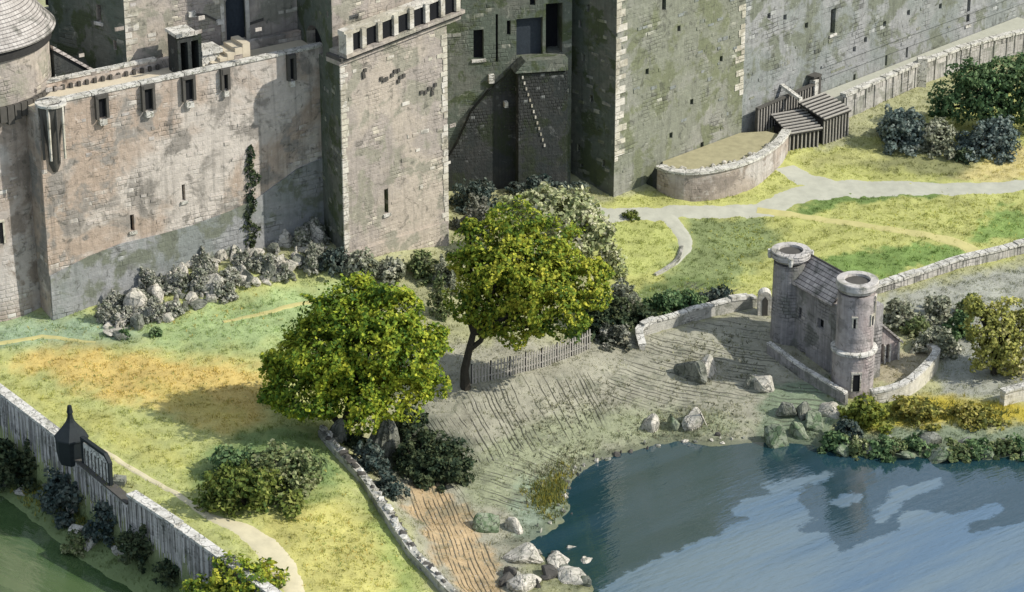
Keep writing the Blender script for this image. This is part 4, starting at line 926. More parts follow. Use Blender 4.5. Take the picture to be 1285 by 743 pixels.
ob = {o.name: o for o in bpy.data.objects}
bricks(FW, ob['curtain_wall'], ('rose', 'rose', 'round'), 70, 1, zmin=12); bricks(FA, ob['corner_tower'], ('sand', 'sand', 'quoin'), 45, 2, zmin=10, wn='front_wall')
bricks(FT, ob['square_tower'], ('moss', 'moss', 'slab'), 80, 3, zmin=11); bricks(FTL, ob['square_tower'], ('green', 'moss'), 50, 4); bricks(FC, ob['castle_wall'], ('slab', 'slab', 'moss'), 100, 5, zmin=13)
bricks(FK, ob['keep_tower'], ('sand', 'quoin'), 30, 6, zmin=36); bricks(FR, ob['castle_range'], ('green', 'moss'), 40, 7, zmin=26); bricks(FAL, ob['corner_tower'], ('green', 'moss'), 50, 8)

# ------------------------------------------------------------------ gatehouse by the lake
ga = P(988, 420, 3.7); gb = P(1069, 486, 1.9); ax = (V2(gb) - V2(ga)).normalized(); fs = V2(ga) + ax * .3 + Vector((ax.y, -ax.x)) * .5
root = thing('gatehouse', (*XY((ga + gb) / 2), 2), 'small violet grey gatehouse with two round turrets and a slate roof by the lake', 'gatehouse')
LG = (V2(gb) - V2(ga)).length; FG = Face(fs, fs + ax * (LG - .6)); zev = ZT(fs.x, fs.y, 347); WG = 4.8
g = MB(); FG.box(g, 0, FG.L, .5, zev - .2, -WG, 0); wl = g.build('wall', M['gate'], root)
c = MB(); opening(FG, c, root, 1026, 398, 1034, 413, 'window', .6, False); opening(FG, c, root, 1003, 385, 1006, 400, 'arrow_slit', .5, False); opening(FG, c, root, 1006, 440, 1011, 452, 'window', .5, True); cut(wl, c)
g = MB(); LR = min(8.9, FG.L - 1)
for s_ in (0,):
    c8 = lambda s, d, z: (*FG.at(s, d), z)
    rz = zev + 2.35
    g.hexa([c8(-.2, .45, zev - .38), c8(LR, .45, zev - .38), c8(LR, -WG / 2, rz), c8(-.2, -WG / 2, rz), c8(-.2, .45, zev - .1), c8(LR, .45, zev - .1), c8(LR, -WG / 2, rz + .28), c8(-.2, -WG / 2, rz + .28)])
    g.hexa([c8(-.2, -WG / 2 - .004, rz), c8(LR, -WG / 2 - .004, rz), c8(LR, -WG - .45, zev - .38), c8(-.2, -WG - .45, zev - .38), c8(-.2, -WG / 2 - .004, rz + .28), c8(LR, -WG / 2 - .004, rz + .28), c8(LR, -WG - .45, zev - .1), c8(-.2, -WG - .45, zev - .1)])
roof = g.build('roof', M['slate2'], root)
g = MB(); g.tube([c8(-.25, -WG / 2, rz + .27), c8(LR + .05, -WG / 2, rz + .27)], [.13, .13], 6); g.build('ridge', M['dkcop'], roof)
g = MB(); g.hexa([c8(LR - .6, -.02, zev - .6), c8(LR - .15, -.02, zev - .6), c8(LR - .15, -WG + .02, zev - .6), c8(LR - .6, -WG + .02, zev - .6), c8(LR - .6, -.02, zev - .35), c8(LR - .15, -.02, zev - .35), c8(LR - .15, -WG / 2 - .3, rz - .15), c8(LR - .6, -WG / 2 - .3, rz - .15)]); g.build('gable_wall', M['gate'], root)
def turret(c, z0, r, vtop, ring, rim, mat, zmid=None):
    zt = ZT(c.x, c.y, vtop); g = MB(); prof = [(r * 1.06, z0 - 1.5), (r * 1.04, z0 + 1)]
    if zmid: prof = [(r * 1.10, z0 - 1.5), (r * 1.10, zmid - .2), (r * .98, zmid - .1), (r * .98, zt - 1.5)]
    else: prof += [(r, zt - 1.5)]
    w_ = g.build('turret_wall', M[mat], root) if False else MB().lathe(c, prof, 40).build('turret_wall', M[mat], root, True, (c.x, c.y, r))
    MB().lathe(c, [(r * .96, zt - 1.25), (ring * .97, zt - .85), (ring, zt - .8), (ring, zt - .1), (ring * .97, zt), (rim, zt), (rim * .98, zt - .5)], 40).build('parapet', M['ringst'], w_, True, (c.x, c.y, r))
    MB().lathe(c, [(rim * 1.02, zt - .3), (rim * 1.0, zt - .75), (.05, zt - .76)], 24).build('turret_well', M['dkcop'], w_, fix=False); return w_, zt  # dark liner colour paints the shade inside the turret top
ta, zta = turret(ga, 3.7, 1.95, 313, 2.35, 1.45, 'gate')
g = MB()
for k in (0, 1, 2):
    a = rad(170 + k * 95); q = (ga.x + 2.4 * math.cos(a), ga.y + 2.4 * math.sin(a)); g.lathe(q, [(.22, zta - 1.2), (.3, zta - .8), (.3, zta - .15)], 8)
pieces(g, 'bracket_stone', M['coping'], ta)
zs_ = ZT(gb.x, gb.y - 2.4, 446)
tb, ztb = turret(gb, 1.9, 2.2, 350, 2.42, 1.5, 'pink', zs_)
MB().lathe(gb, [(2.3, zs_ - .3), (2.7, zs_ - .22), (2.7, zs_ + .06), (2.1, zs_ + .2)], 40).build('string_course', M['coping'], tb, True)
for (u, v0, v1, w) in ((1076,378,392,.5),(1077,396,408,.42),(1086,372,402,.3),(1079,470,491,.8),(1056,400,412,.28)):
    r = 2.2 * (1.1 if v0 > 440 else .98); a = math.asin(max(-.95, min(.95, (P(u, v0, 6).x - gb.x) / r))) - PI / 2; q = Vector((gb.x + r * math.cos(a), gb.y + r * math.sin(a))); tt = Vector((-math.sin(a), math.cos(a)))
    f = Face(q - tt, q + tt); z1, z0 = ZT(q.x, q.y, v0), ZT(q.x, q.y, v1)
    g = MB(); f.box(g, 1 - w / 2 - .16, 1 - w / 2, z0, z1, -.3, .10); f.box(g, 1 + w / 2, 1 + w / 2 + .16, z0, z1, -.3, .10); f.box(g, 1 - w / 2 - .22, 1 + w / 2 + .22, z1 + .003, z1 + .22, -.3, .14); e = g.build('window' if v0 < 440 else 'doorway', M['quoin'], tb)
    g = MB(); f.box(g, 1 - w / 2 + .003, 1 + w / 2 - .003, z0, z1, -.3, .035); g.build('opening', M['void'], e)
# porch
p0 = P(1094, 462, 2.0); p1 = P(1127, 452, 2.1); fp = Face(p0, p1); L = fp.L
g = MB(); fp.poly(g, [(0, 1), (L, 1), (L, 4.6), (0, 8.3)], -3.6, 0); po = g.build('porch_wall', M['pink'], root)
c = MB(); opening(fp, c, po, 1103, 433, 1109, 455, 'doorway', 1.5, False); opening(fp, c, po, 1111, 433, 1116, 450, 'window', .8, False); cut(po, c)
g = MB(); fp.poly(g, [(-.2, 8.42), (L + .4, 4.28), (L + .4, 4.55), (-.2, 8.72)], -3.9, .3); g.build('porch_roof', M['slate'], root)
g = MB()
for s_ in (.05, 1.62, 2.35, L - .18): fp.box(g, s_, s_ + .2, 1.5, 4.55, -.05, .2)
pieces(g, 'porch_post', M['coping'], root)
# bank wall, forecourt wall, gate pillar, broken wall
def lowwall(name, px, h, th, mat, label, cop='coping', copw=1.35, cat='wall', seg=None, jag=.0, side=0):
    pts = [G(u, v) for u, v in px]; sp_ = smooth_path(pts, .7); z = [hgt(q.x, q.y) for q in sp_]
    k = np.ones(5) / 5; zz = np.convolve(np.pad(z, 2, 'edge'), k, 'valid')
    hh = h if hasattr(h, '__len__') else [h] * 2
    ht = zz + np.interp(np.linspace(0, 1, len(sp_)), np.linspace(0, 1, len(hh)), hh)
    root = thing(name, (*XY(sp_[len(sp_) // 2]), float(zz[len(sp_) // 2])), label, cat)
    MB().strip([XY(q) for q in sp_], th, [q - 1.2 for q in zz], [q for q in ht], side).build('wall', M[mat], root)
    if cop:
        g = MB(); seg = max(2, (seg or 4) - 1); i = 0; rr = random.Random(int(px[0][0]))
        while i < len(sp_) - 1:
            j = min(len(sp_) - 1, i + seg + rr.randint(-1, 1))
            a = [Vector(q) for q in sp_[i:j + 1]]; d = (a[-1] - a[-2]).normalized(); a[-1] = a[-1] - d * .16
            o = rr.uniform(-jag, jag); g.strip([XY(q) for q in a], th * copw, [q + .004 + min(o, 0) * 0 for q in ht[i:j + 1]], [q + .26 + max(o, 0) for q in ht[i:j + 1]], side); i = j
        pieces(g, 'coping', M[cop], root)
    return root
lowwall('bank_wall', [(964,443),(990,462),(1020,482),(1062,508)], 1.25, .5, 'gate', 'straight diagonal bank wall with thin white coping below the gatehouse', copw=1.25, seg=9)
lowwall('forecourt_wall', [(1092,505),(1112,503),(1140,494),(1163,476),(1174,456),(1166,441)], [1.3,1.5,1.9,2.0,1.6,.9], .8, 'quoin', 'curved white forecourt wall sweeping round the right side of the gatehouse', seg=6, copw=1.2)
lowwall('shore_wall', [(1257,508),(1275,503),(1330,492)], [1.6,1.7], .8, 'quoin', 'short stub of white wall at the track edge above the yellow shore', seg=5)
lowwall('broken_wall', [(806,440),(802,424),(812,418),(836,411),(868,402),(900,394),(930,388),(948,384)], [.5,1.1,1.3,1.2,1.4,1.3,1.5,1.2], .7, 'field', 'ragged broken stone wall with white cap stones crossing the bank left of the gatehouse', seg=3, jag=.3)
lowwall('lawn_wall', [(1008,385),(1060,377),(1100,367),(1130,358),(1165,347),(1220,331),(1285,316),(1340,304)], [.9,.8,.9,.9,1.1,1.1,1.2,1.2], .8, 'retain', 'long low wall with broken white coping between the lawn and the grey track', seg=4, jag=.18, copw=1.5)
lowwall('lawn_edge_wall', [(856,310),(852,326),(838,338),(822,346)], [.3,.5,.5,.3], .35, 'field', 'low dark stone edging curving round the small lawn', cop=None)
b = G(959, 394); root = thing('gate_pillar', tuple(b), 'round topped pale stone gate pillar at the end of the broken wall', 'pillar')
g = MB(); f = Face((b.x - .8, b.y), (b.x + .8, b.y)); 
f.poly(g, [(0, b.z - 1), (1.6, b.z - 1), (1.6, b.z + 2.3)] + [(.8 + .8 * math.cos(k * PI / 8), b.z + 2.3 + .8 * math.sin(k * PI / 8)) for k in range(1, 8)] + [(0, b.z + 2.3)], -.9, .5); pw = g.build('shaft', M['quoin'], root)
g = MB(); f.poly(g, [(.45, b.z - .2), (1.15, b.z - .2), (1.15, b.z + 2.0), (.8, b.z + 2.5), (.45, b.z + 2.0)], .4, .53); g.build('niche', M['dkcop'], root)

# ------------------------------------------------------------------ lower bailey wall above the moat
def mz(u):
    return np.interp(u, [q[0] for q in MW], [q[2] for q in MW])
def mp(u): # plan point on the wall line
    k = np.interp(u, [q[0] for q in MW], range(len(MW))); i = min(int(k), len(MW) - 2); t = k - i; return V2(mw[i]) * (1 - t) + V2(mw[i + 1]) * t
root = thing('bailey_wall', (*XY(mp(165)), 1), 'ribbed grey bailey wall with white coping stepping down beside the moat', 'wall')
for (u0, u1, dz, cop, nm) in ((-60, 84, 0, 'coping', 'wall'), (84.3, 164.5, -1.0, 'dkcop', 'lower_wall'), (165, 226, 0.15, 'coping', 'wall'), (226.3, 287, 0, 'coping', 'wall'), (291, 420, -.05, 'coping', 'wall')):
    us = np.linspace(u0, u1, 7); pts = [mp(u) for u in us]; zt = [mz(u) + dz for u in us]
    w_ = MB().strip([XY(q) for q in pts], .9, -.8, zt).build(nm, M['retain'], root)
    d = (pts[-1] - pts[-2]).normalized(); p2 = list(pts); p2[-1] = pts[-1] - d * .15
    MB().strip([XY(q) for q in p2], 1.25 if cop == 'coping' else 1.1, [z + .004 for z in zt], [z + (.3 if cop == 'coping' else .2) for z in zt]).build('coping', M[cop], w_)
    g = MB(); L = sum((pts[i + 1] - pts[i]).length for i in range(6)); x = .3
    while x < L - .3:
        k = x / L * 6; i = min(int(k), 5); q = pts[i] + (pts[i + 1] - pts[i]) * (k - i); dd = (pts[i + 1] - pts[i]).normalized(); f = Face(q, q + dd)
        f.box(g, 0, .3, float(np.interp(k, range(7), zt)) - R.uniform(2.5, 5), float(np.interp(k, range(7), zt)) - .25 - R.uniform(0, .3), .4, 0.45 + R.uniform(.06, .14)); x += R.uniform(.7, 1.0)
    g.build('rib', M['retain'], w_)
q = mp(289); g = MB(); zz = mz(289); g.prism([(q.x - .55, q.y - .6), (q.x + .5, q.y - .6), (q.x + .5, q.y + .6), (q.x - .55, q.y + .6)], -.5, zz + .55); g.build('pier', M['retain'], root)
q = mp(91); zb_ = mz(91) - 1.2; zt1 = ZT(q.x, q.y, 548)
root = thing('watch_turret', (q.x, q.y, zb_), 'black lead roofed watch turret with a spike rising from the moat side wall', 'turret')
MB().lathe(q, [(1.5, zb_ - .5), (1.7, zb_ + .6), (1.75, zt1)], 8).build('wall', M['slateroof'], root)
zsp = ZT(q.x, q.y, 509)
MB().lathe(q, [(1.85, zt1 + .003), (1.8, zt1 + .15), (1.3, zt1 + .75), (.85, zt1 + 1.3), (.5, zt1 + 1.8), (.35, zt1 + 2.2)], 8).build('roof', M['slateroof'], root)
MB().lathe(q, [(.34, zt1 + 2.15), (.25, zsp - .9), (.36, zsp - .8), (.3, zsp - .5), (.22, zsp)], 8).build('spike', M['slateroof'], root)
a, b = mp(105), mp(140); f = Face(a, b); z0 = mz(122) - 1.1; zl = lambda s: np.interp(s, [0, f.L], [ZT(*f.at(0), 551), ZT(*f.at(f.L), 574)])
zb2 = lambda s: np.interp(s, [0, f.L], [mz(105), mz(140)]) - .78
root = thing('wall_gate', (a.x, a.y, z0), 'pale slatted gate in a black frame beside the watch turret', 'gate')
g = MB(); sl_box(f, g, .25, f.L - .25, -.05, .05, .0, .01, zl) if False else g.hexa([(*f.at(s, d), zz_) for zz_ in () for s, d in ()]) if False else None
pts_ = [(.25, zb2(.25)), (f.L - .25, zb2(f.L - .25)), (f.L - .25, zl(f.L) - .9), (f.L - 1.0, zl(f.L - 1) - .2), (.25, zl(.25) - .3)]
f.poly(g, pts_, -.06, .06); g.build('leaf', M['coping'], root)
g = MB(); x = .5
while x < f.L - .4: f.box(g, x, x + .1, zb2(x) + .1, zl(x) - .9, .063, .14); x += .75
g.build('slat', M['dkcop'], root)
g = MB(); f.box(g, 0, .24, zb2(0) - .2, zl(0), -.2, .2); f.box(g, f.L - .24, f.L + .06, zb2(f.L) - .4, zl(f.L) - .6, -.2, .2)
f.poly(g, [(0, zl(0) + .003), (f.L - .9, zl(f.L - .9) - .15), (f.L + .1, zl(f.L) - .9), (f.L + .1, zl(f.L) - .6), (f.L - .8, zl(f.L - .8) + .2), (0, zl(0) + .35)], -.22, .22); g.build('frame', M['slateroof'], root)
b = G(150, 607); root = tag(MB().prism([(b.x - .7, b.y - .5), (b.x + .6, b.y - .6), (b.x + .7, b.y + .5), (b.x - .6, b.y + .6)], b.z - .5, [b.z + .6, b.z + .5, b.z + .7, b.z + .8]).build('mounting_block', M['rock2'], None), 'rough grey stone block lying on the turf beside the pale gate', 'stone block')

# dry stone wall along the gully with rough cap stones
dpx = [(404,548),(416,562),(432,580),(452,602),(470,628),(488,655),(508,686),(528,713),(556,742),(580,765)]
root = lowwall('dry_stone_wall', dpx, [.9,1.1,1.1,1.2], .9, 'field', 'rough dry stone wall of dark and white stones between the lawn and the brown gully', cop=None)
sp_ = smooth_path([G(u, v) for u, v in dpx], .62); kids = 0
for i, q in enumerate(sp_):
    sz = R.uniform(.38, .68); me = rock_mesh(300 + i, sz, sz * .8, sz * .75, 1); me.materials.append(M['coping' if R.random() < .4 else ('rock' if R.random() < .3 else 'dkcop')])
    o = bpy.data.objects.new('cap_stone', me); put(o, root); o.location = Vector((q.x + R.uniform(-.3, .3), q.y, hgt(q.x, q.y) + 1.1))
    o.rotation_euler = (0, 0, R.uniform(0, 6))
for i in range(0, len(sp_), 1):
    q = sp_[i]; d = (sp_[min(i + 1, len(sp_) - 1)] - sp_[max(i - 1, 0)]).normalized(); nn = Vector((d.y, -d.x)) * -1
    sz = R.uniform(.34, .6); me = rock_mesh(600 + i, sz, sz, sz * .7, 1); me.materials.append(M['dkcop' if R.random() < .5 else 'rock2'])
    o = bpy.data.objects.new('base_stone', me); put(o, root); x, y = q.x - nn.x * -.75, q.y - nn.y * -.75; o.location = Vector((x, y, hgt(x, y) + R.uniform(.1, .6)))

# pointed ribbed boulder under the trees
def ribbed(u, v, wpx, hpx, lean, label):
    b = G(u, v); m = mpp(*b); w, h = wpx * m / 2, hpx * m / cp; g = MB(); n = 26; prof = [(1, -.3), (1.03, 0), (.95, .3), (.7, .62), (.38, .86), (.08, 1.0)]
    for i, (r, z) in enumerate(prof):
        for k in range(n):
            a = 2 * PI * k / n; q = r * w * (1 + (.07 if k % 2 else -.07)); g.v.append((b.x + q * math.cos(a) + lean * max(z, 0) * w, b.y + q * math.sin(a) * .8, b.z + z * h))
    for i in range(len(prof) - 1):
        for k in range(n): j = (k + 1) % n; g.f.append([i * n + k, i * n + j, (i + 1) * n + j, (i + 1) * n + k])
    g.f.append(list(range((len(prof) - 1) * n, len(prof) * n))); tag(g.build('pointed_boulder', M['rock2']), label, 'boulder')
ribbed(480, 566, 40, 46, .35, 'tall ribbed grey pointed boulder in the shade below the big round tree')
ribbed(424, 552, 28, 28, .3, 'small ribbed pointed boulder beside the head of the dry stone wall')

# paling fence behind the bank
fp_ = [G(592,482), G(640,472), G(690,458), G(742,437)]; root = thing('paling_fence', tuple(fp_[1]), 'weathered grey paling fence between the forked tree and the bank', 'fence')
sp_ = smooth_path(fp_, .38); g = MB()
for i, q in enumerate(sp_[:-1]):
    z = hgt(q.x, q.y); f = Face(q, sp_[i + 1]); hh = 2.3 + R.uniform(-.2, .15); f.poly(g, [(.03, z - .2), (.2, z - .2), (.2, z + hh), (.115, z + hh + .18), (.03, z + hh)], -.03, .03)
g.build('paling', M['palebat'], root)
for i in range(0, len(sp_), 6):
    q = sp_[i]; z = hgt(q.x, q.y); MB().prism([(q.x - .1, q.y + .05), (q.x + .1, q.y + .05), (q.x + .1, q.y + .25), (q.x - .1, q.y + .25)], z - .5, z + 2.4).build('post', M['timber'], root)
g = MB(); g.strip([(q.x, q.y + .06) for q in sp_], .05, [hgt(q.x, q.y) + .6 for q in sp_], [hgt(q.x, q.y) + .75 for q in sp_]); g.strip([(q.x, q.y + .06) for q in sp_], .05, [hgt(q.x, q.y) + 1.7 for q in sp_], [hgt(q.x, q.y) + 1.85 for q in sp_]); g.build('rail', M['palebat'], root)

# ------------------------------------------------------------------ trees
def tree(u, v, lobes, n, size, cols, seed, label, trunk, name='broadleaf_tree', gap=0.0, fr=.33, dep=.9):
    b = G(u, v); m = mpp(*b); f = Face((b.x, b.y), (b.x + 1, b.y)); L = []; r = random.Random(seed)
    for (lu, lv, lr, *o) in lobes:
        s_, z_ = f.px(lu, lv); dy = (o[0] if o else r.uniform(-.3, .3)) * lr * m; z_ -= dy * sp / cp
        L.append((b.x + s_, b.y + dy, z_, lr * m, lr * m * dep, lr * m * .92))
    o = thing(name, tuple(b), label, 'tree')
    me = leaves_mesh('crown', L, n, size, cols, seed, gap, fr=fr); put(bpy.data.objects.new('crown', me), o)
    g = MB()
    for pts, rs in trunk:
        pp_ = []
        for (pu, pv, *o_) in pts: s_, z_ = f.px(pu, pv); pp_.append((b.x + s_, b.y + (o_[0] if o_ else 0), z_))
        g.tube(pp_, rs, 8)
    for l in L[:15]:
        top = trunk[0][0][-1]; s_, z_ = f.px(top[0], top[1]); a = Vector((b.x + s_, b.y, z_)); e = Vector(l[:3]); mid = a.lerp(e, .5) + Vector((0, 0, -.5)); g.tube([tuple(a), tuple(mid), tuple(e)], [.32, .2, .06], 6)
    g.build('trunk', M['bark'], o, True); return o
tree(428, 552, [(440,445,72,0),(428,392,44),(480,388,42),(396,422,42),(520,440,42),(534,478,28),(372,452,40),(358,486,32,-.4),(400,492,44,-.5),(452,496,42,-.6),(505,488,40,-.4),(470,425,50,-.4),(350,470,22),(455,362,22),(500,408,40,-.5),(545,420,18),(415,440,46,-.6)],
     74000, .21, YG, 7, 'big round yellow green tree leaning over the gully and dry stone wall', [([(428,558),(432,540),(438,515),(445,480)], [.8, .6, .5, .4]), ([(432,540),(420,525),(400,505)], [.45, .35, .2]), ([(434,535),(460,520),(480,505)], [.4, .3, .2])], gap=.09)
tree(583, 486, [(648,335,58,0),(606,310,36),(650,292,38),(690,318,44),(722,350,38),(745,372,20),(620,365,42),(592,380,30),(664,390,42),(708,398,32),(640,408,24),(596,338,30),(680,362,46,-.5),(632,330,42,-.5),(590,284,14),(755,340,14),(612,402,22)],
     58000, .205, YG2, 11, 'forked yellow green tree with a dark leaning trunk beside the paling fence', [([(584,488),(583,465),(588,442),(594,418)], [.62, .48, .42, .34]), ([(590,438),(603,428),(612,410),(622,392)], [.36, .3, .24, .15]), ([(594,420),(588,402),(584,385)], [.28, .2, .1]), ([(594,420),(604,395),(615,370)], [.28, .22, .12])], gap=.10)
tree(712, 345, [(705,272,42,0),(664,262,26),(742,284,24),(688,252,22),(728,258,22),(718,306,28),(642,258,16),(756,300,14)], 9000, .30, PALE, 13, 'pale silvery green tree behind the crown of the forked tree', [([(712,350),(710,320),(706,290)], [.4, .3, .2])], gap=.02)
tree(1246, 470, [(1252,425,34,0),(1230,400,22),(1262,395,24),(1290,420,30),(1238,445,22),(1275,452,26),(1300,390,20),(1224,382,12)], 15000, .2, [lin(.18,.20,.06), lin(.34,.35,.08), lin(.48,.46,.12), lin(.58,.54,.26)], 17, 'bright yellow green tree standing on the grey track by the lake', [([(1246,474),(1248,455),(1252,430)], [.4, .32, .2])], gap=.04)
tree(1235, 165, [(1235,115,36,0),(1195,125,26),(1275,110,34),(1215,95,22),(1262,92,24),(1300,95,34),(1182,136,16),(1250,140,26),(1290,140,24)], 18000, .24, MIDG, 19, 'deep green tree growing against the terrace wall', [([(1235,170),(1235,145),(1235,120)], [.4, .3, .2])], gap=-.02)

# ------------------------------------------------------------------ shrubs and boulders
# by the terrace
shrub(1128, 180, 80, 46, BLUE, 'dark blue grey scrub at the foot of the terrace wall near the shelter', seed=41, k=10)
shrub(1178, 188, 60, 34, SAGE, 'grey speckled scrub between the terrace wall foot and the lawn', seed=42, k=9)
shrub(1240, 190, 84, 36, BLUE, 'dark low scrub spreading under the deep green tree', seed=43, k=10)
shrub(1207, 202, 34, 14, DARK, 'small black green bush on the lawn below the scrub', seed=44)
# recess and square tower foot
shrub(690, 264, 110, 40, TEAL, 'dark blue green ivy scrub heaped in the shaded corner of the castle', seed=45, k=9)
shrub(598, 262, 74, 30, TEAL, 'dark low ivy scrub along the left foot of the shaded castle range', seed=38, k=9)
shrub(600, 290, 56, 44, GREY, 'grey bush with pale tips at the foot of the shaded forebuilding', seed=46)
shrub(545, 590, 100, 40, DARK, 'broad dark bramble mat standing in for shade between the gully and the bank', seed=39, k=12)  # widens the dark growth that replaces the tree's shade
shrub(770, 345, 40, 40, PALE, 'pale loose shrub between the silvery tree and the small lawn', seed=47, gap=.1)
shrub(786, 392, 46, 40, SAGE, 'grey shrub at the right edge of the forked tree', seed=48, gap=.06)
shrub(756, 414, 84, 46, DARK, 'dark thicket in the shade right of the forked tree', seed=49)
shrub(768, 432, 44, 26, GREY, 'low grey scrub above the furrowed bank', seed=50)
shrub(862, 386, 62, 20, MIDG, 'low dark green scrub along the top of the broken wall', seed=36)
shrub(905, 378, 50, 16, TEAL, 'low blue green scrub behind the right half of the broken wall', seed=37)
shrub(806, 404, 50, 24, DARK, 'low dark scrub at the hooked end of the broken wall', seed=35)
shrub(830, 388, 40, 20, MIDG, 'green tussock bush on the dark furrowed grass', seed=51)
shrub(792, 274, 22, 9, OLIVE, 'tiny olive bush beside the gravel path', seed=52)
# tower foot hedge
for i, (u, v, w, h, c_, l) in enumerate(((450,352,50,34,SAGE,'grey bush at the dark corner of the sandy tower'),(492,350,46,26,SAGE,'low grey bush under the slit of the sandy tower'),(530,348,44,30,MOSS,'pale olive bush below the right corner of the sandy tower'),(560,362,40,44,SAGE,'tall grey bush between the two big trees'),(552,395,30,50,MOSS,'pale mossy bush touching the big round tree'),(416,338,40,26,TEAL,'dark bush in the angle of rampart and tower'))):
    shrub(u, v, w, h, c_, l, seed=60 + i)
# dark shrubs put in place of the tree's cast shade in the gully
for i, (u, v, w, h, c_, l) in enumerate(((520,590,80,50,DARK,'black green bramble standing in for tree shade at the head of the gully'),(556,604,60,36,DARK,'dark bramble standing in for shade over the brown furrows'),(462,590,50,34,TEAL,'dark bush standing in for shade between the dry stone wall and the ribbed boulder'),(510,545,56,36,DARK,'dark scrub standing in for shade under the right side of the big round tree'),(445,560,40,24,DARK,'dark scrub standing in for shade beneath the trunk of the big round tree'),(490,620,40,28,TEAL,'dark blue bush standing in for shade by the dry stone wall'))):
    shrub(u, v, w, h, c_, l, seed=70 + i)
# left lawn
shrub(308, 632, 130, 46, OLIVE, 'broad olive bush alone on the yellow lawn', seed=80, k=12, name='bush', cat='bush')
shrub(364, 606, 110, 44, MOSS, 'soft pale green bush behind the olive bush on the lawn', seed=81, k=9, name='bush', cat='bush')
shrub(300, 594, 84, 30, MIDG, 'dark green bush at the back of the olive bush', seed=82, name='bush', cat='bush')
shrub(346, 500, 28, 60, YG, 'low leafy shoot at the left skirt of the big round tree', seed=83)
for i, (u, v, w, h) in enumerate(((156,424,14,12),(196,422,16,12))): shrub(u, v, w, h, MIDG, ('small green tuft on the pale lawn left of the pair', 'small green tuft on the pale lawn right of the pair')[i], 'tuft', 'tuft', seed=84 + i)
# moat side
for i, (u, v, w, h, c_, l) in enumerate(((20,600,90,46,DARK,'dark hedge at the wall foot in the corner above the moat'),(84,640,80,40,TEAL,'dark blue bush below the watch turret'),(135,668,60,40,TEAL,'dark bush behind the pale stones of the moat bank'),(178,696,60,40,DARK,'black green bush near the stepped wall above the moat'),(100,690,40,22,MOSS,'mossy low plant among the moat stones'),(215,722,50,18,DARK,'low dark plant at the wall foot by the moat end'))):
    shrub(u, v, w, h, c_, l, seed=90 + i, base=G(u, v))
shrub(300, 775, 140, 66, YG2, 'rounded yellow green bush in front of the bailey wall at the moat end', 'bush', 'bush', seed=97, k=12)
for i, (u, v, w, h, l) in enumerate(((26,618,18,10,'small pale stone at the moat edge under the hedge'),(5,610,20,9,'flat pale stone at the moat edge in the corner'),(92,642,22,22,'upper pale pointed stone on the moat bank'),(98,668,24,26,'second pale pointed stone on the moat bank'),(116,682,24,24,'third pale pointed stone on the moat bank'),(152,692,26,14,'flat pale stone lowest on the moat bank'))):
    rock(u, v, w, h, 'rock' if i != 1 else 'rock2', l, seed=120 + i)
# grey scrub and yellow shore on the right
for i, (u, v, w, h, c_, l) in enumerate(((1130,408,60,34,SAGE,'grey scrub on the slope right behind the gatehouse porch'),(1175,396,50,26,SAGE,'grey scrub below the lawn wall left of the yellow tree'),(1205,420,40,30,MIDG,'green bush at the left of the yellow tree'),(1175,440,60,26,SAGE,'sprawling twiggy scrub by the curved forecourt wall'),(1150,420,36,22,MOSS,'pale mossy scrub between grey bushes by the porch'),(1215,395,30,26,MOSS,'small mossy bush against the yellow tree crown'),
    (1085,530,70,28,[lin(.10,.14,.03),lin(.2,.24,.04),lin(.32,.32,.05)],'yellow green plant mass below the front turret'),(1150,522,80,20,[lin(.12,.14,.04),lin(.24,.25,.06),lin(.38,.34,.07),lin(.48,.42,.14)],'ochre green heather patch on the shore below the curved wall'),(1225,526,70,16,[lin(.12,.14,.04),lin(.24,.25,.06),lin(.38,.34,.07),lin(.48,.42,.14)],'ochre heather patch below the white wall stub'),(1060,552,40,26,TEAL,'blue green waterside plant right of the cleft rock'))):
    shrub(u, v, w, h, c_, l, seed=130 + i)
RK = [(866,472,46,44,'rock2','dark overhanging rock in the middle of the furrowed bank'),(886,468,34,40,'rock','pale upright slab leaning on the dark overhanging rock'),(958,484,36,30,'rock','pale cup shaped boulder left of the bank wall'),(940,486,20,26,'rock2','dark boulder beside the pale cup shaped one'),
 (815,536,34,28,'rock','pale rounded boulder on the bank edge above the lake'),(848,536,26,28,'rock3','green boulder between two pale ones on the bank edge'),(872,532,34,28,'rock','pale flat boulder right of the green one on the bank edge'),
 (974,556,36,40,'rock3','tall green shore rock left of the cleft'),(1000,548,30,34,'rock3','green shore rock in the middle of the cleft'),(1022,534,34,30,'rock3','mossy rock below the bank wall end'),(1048,516,44,20,'rock','flat white rock at the foot of the bank wall'),(1010,520,30,24,'rock2','dark rock above the cleft'),(985,520,30,26,'rock2','dark rock left above the cleft'),
 (612,660,38,34,'rock3','round dark green boulder on the brown gully side'),(644,664,30,26,'rock','pale split boulder beside the round green one'),(655,700,52,26,'rock','broad pale boulder at the lake corner'),(700,706,40,18,'rock','flat pale shore stone near the broad boulder'),(716,726,44,18,'rock','lowest flat pale stone in the lake corner'),(660,735,50,26,'rock','pale boulder at the bottom of the gully shore'),(690,722,30,20,'dkcop','black wet stone among the pale shore stones'),(735,708,24,12,'rock','small pale stone in the shallow lake corner'),(640,722,26,22,'dkcop','black stone at the gully mouth')]
for i, (u, v, w, h, m_, l) in enumerate(RK): rock(u, v, w, h, m_, l, seed=200 + i)
SH = [(1056,566,40,24,'rock3'),(1090,566,34,24,'rock'),(1112,560,26,26,'rock2'),(1136,570,44,22,'rock3'),(1165,556,40,24,'rock'),(1180,572,56,26,'rock3'),(1215,562,40,26,'rock2'),(1240,572,40,20,'rock3'),(1268,560,34,20,'rock'),(1290,570,30,24,'rock3'),(1140,552,22,14,'rock')]
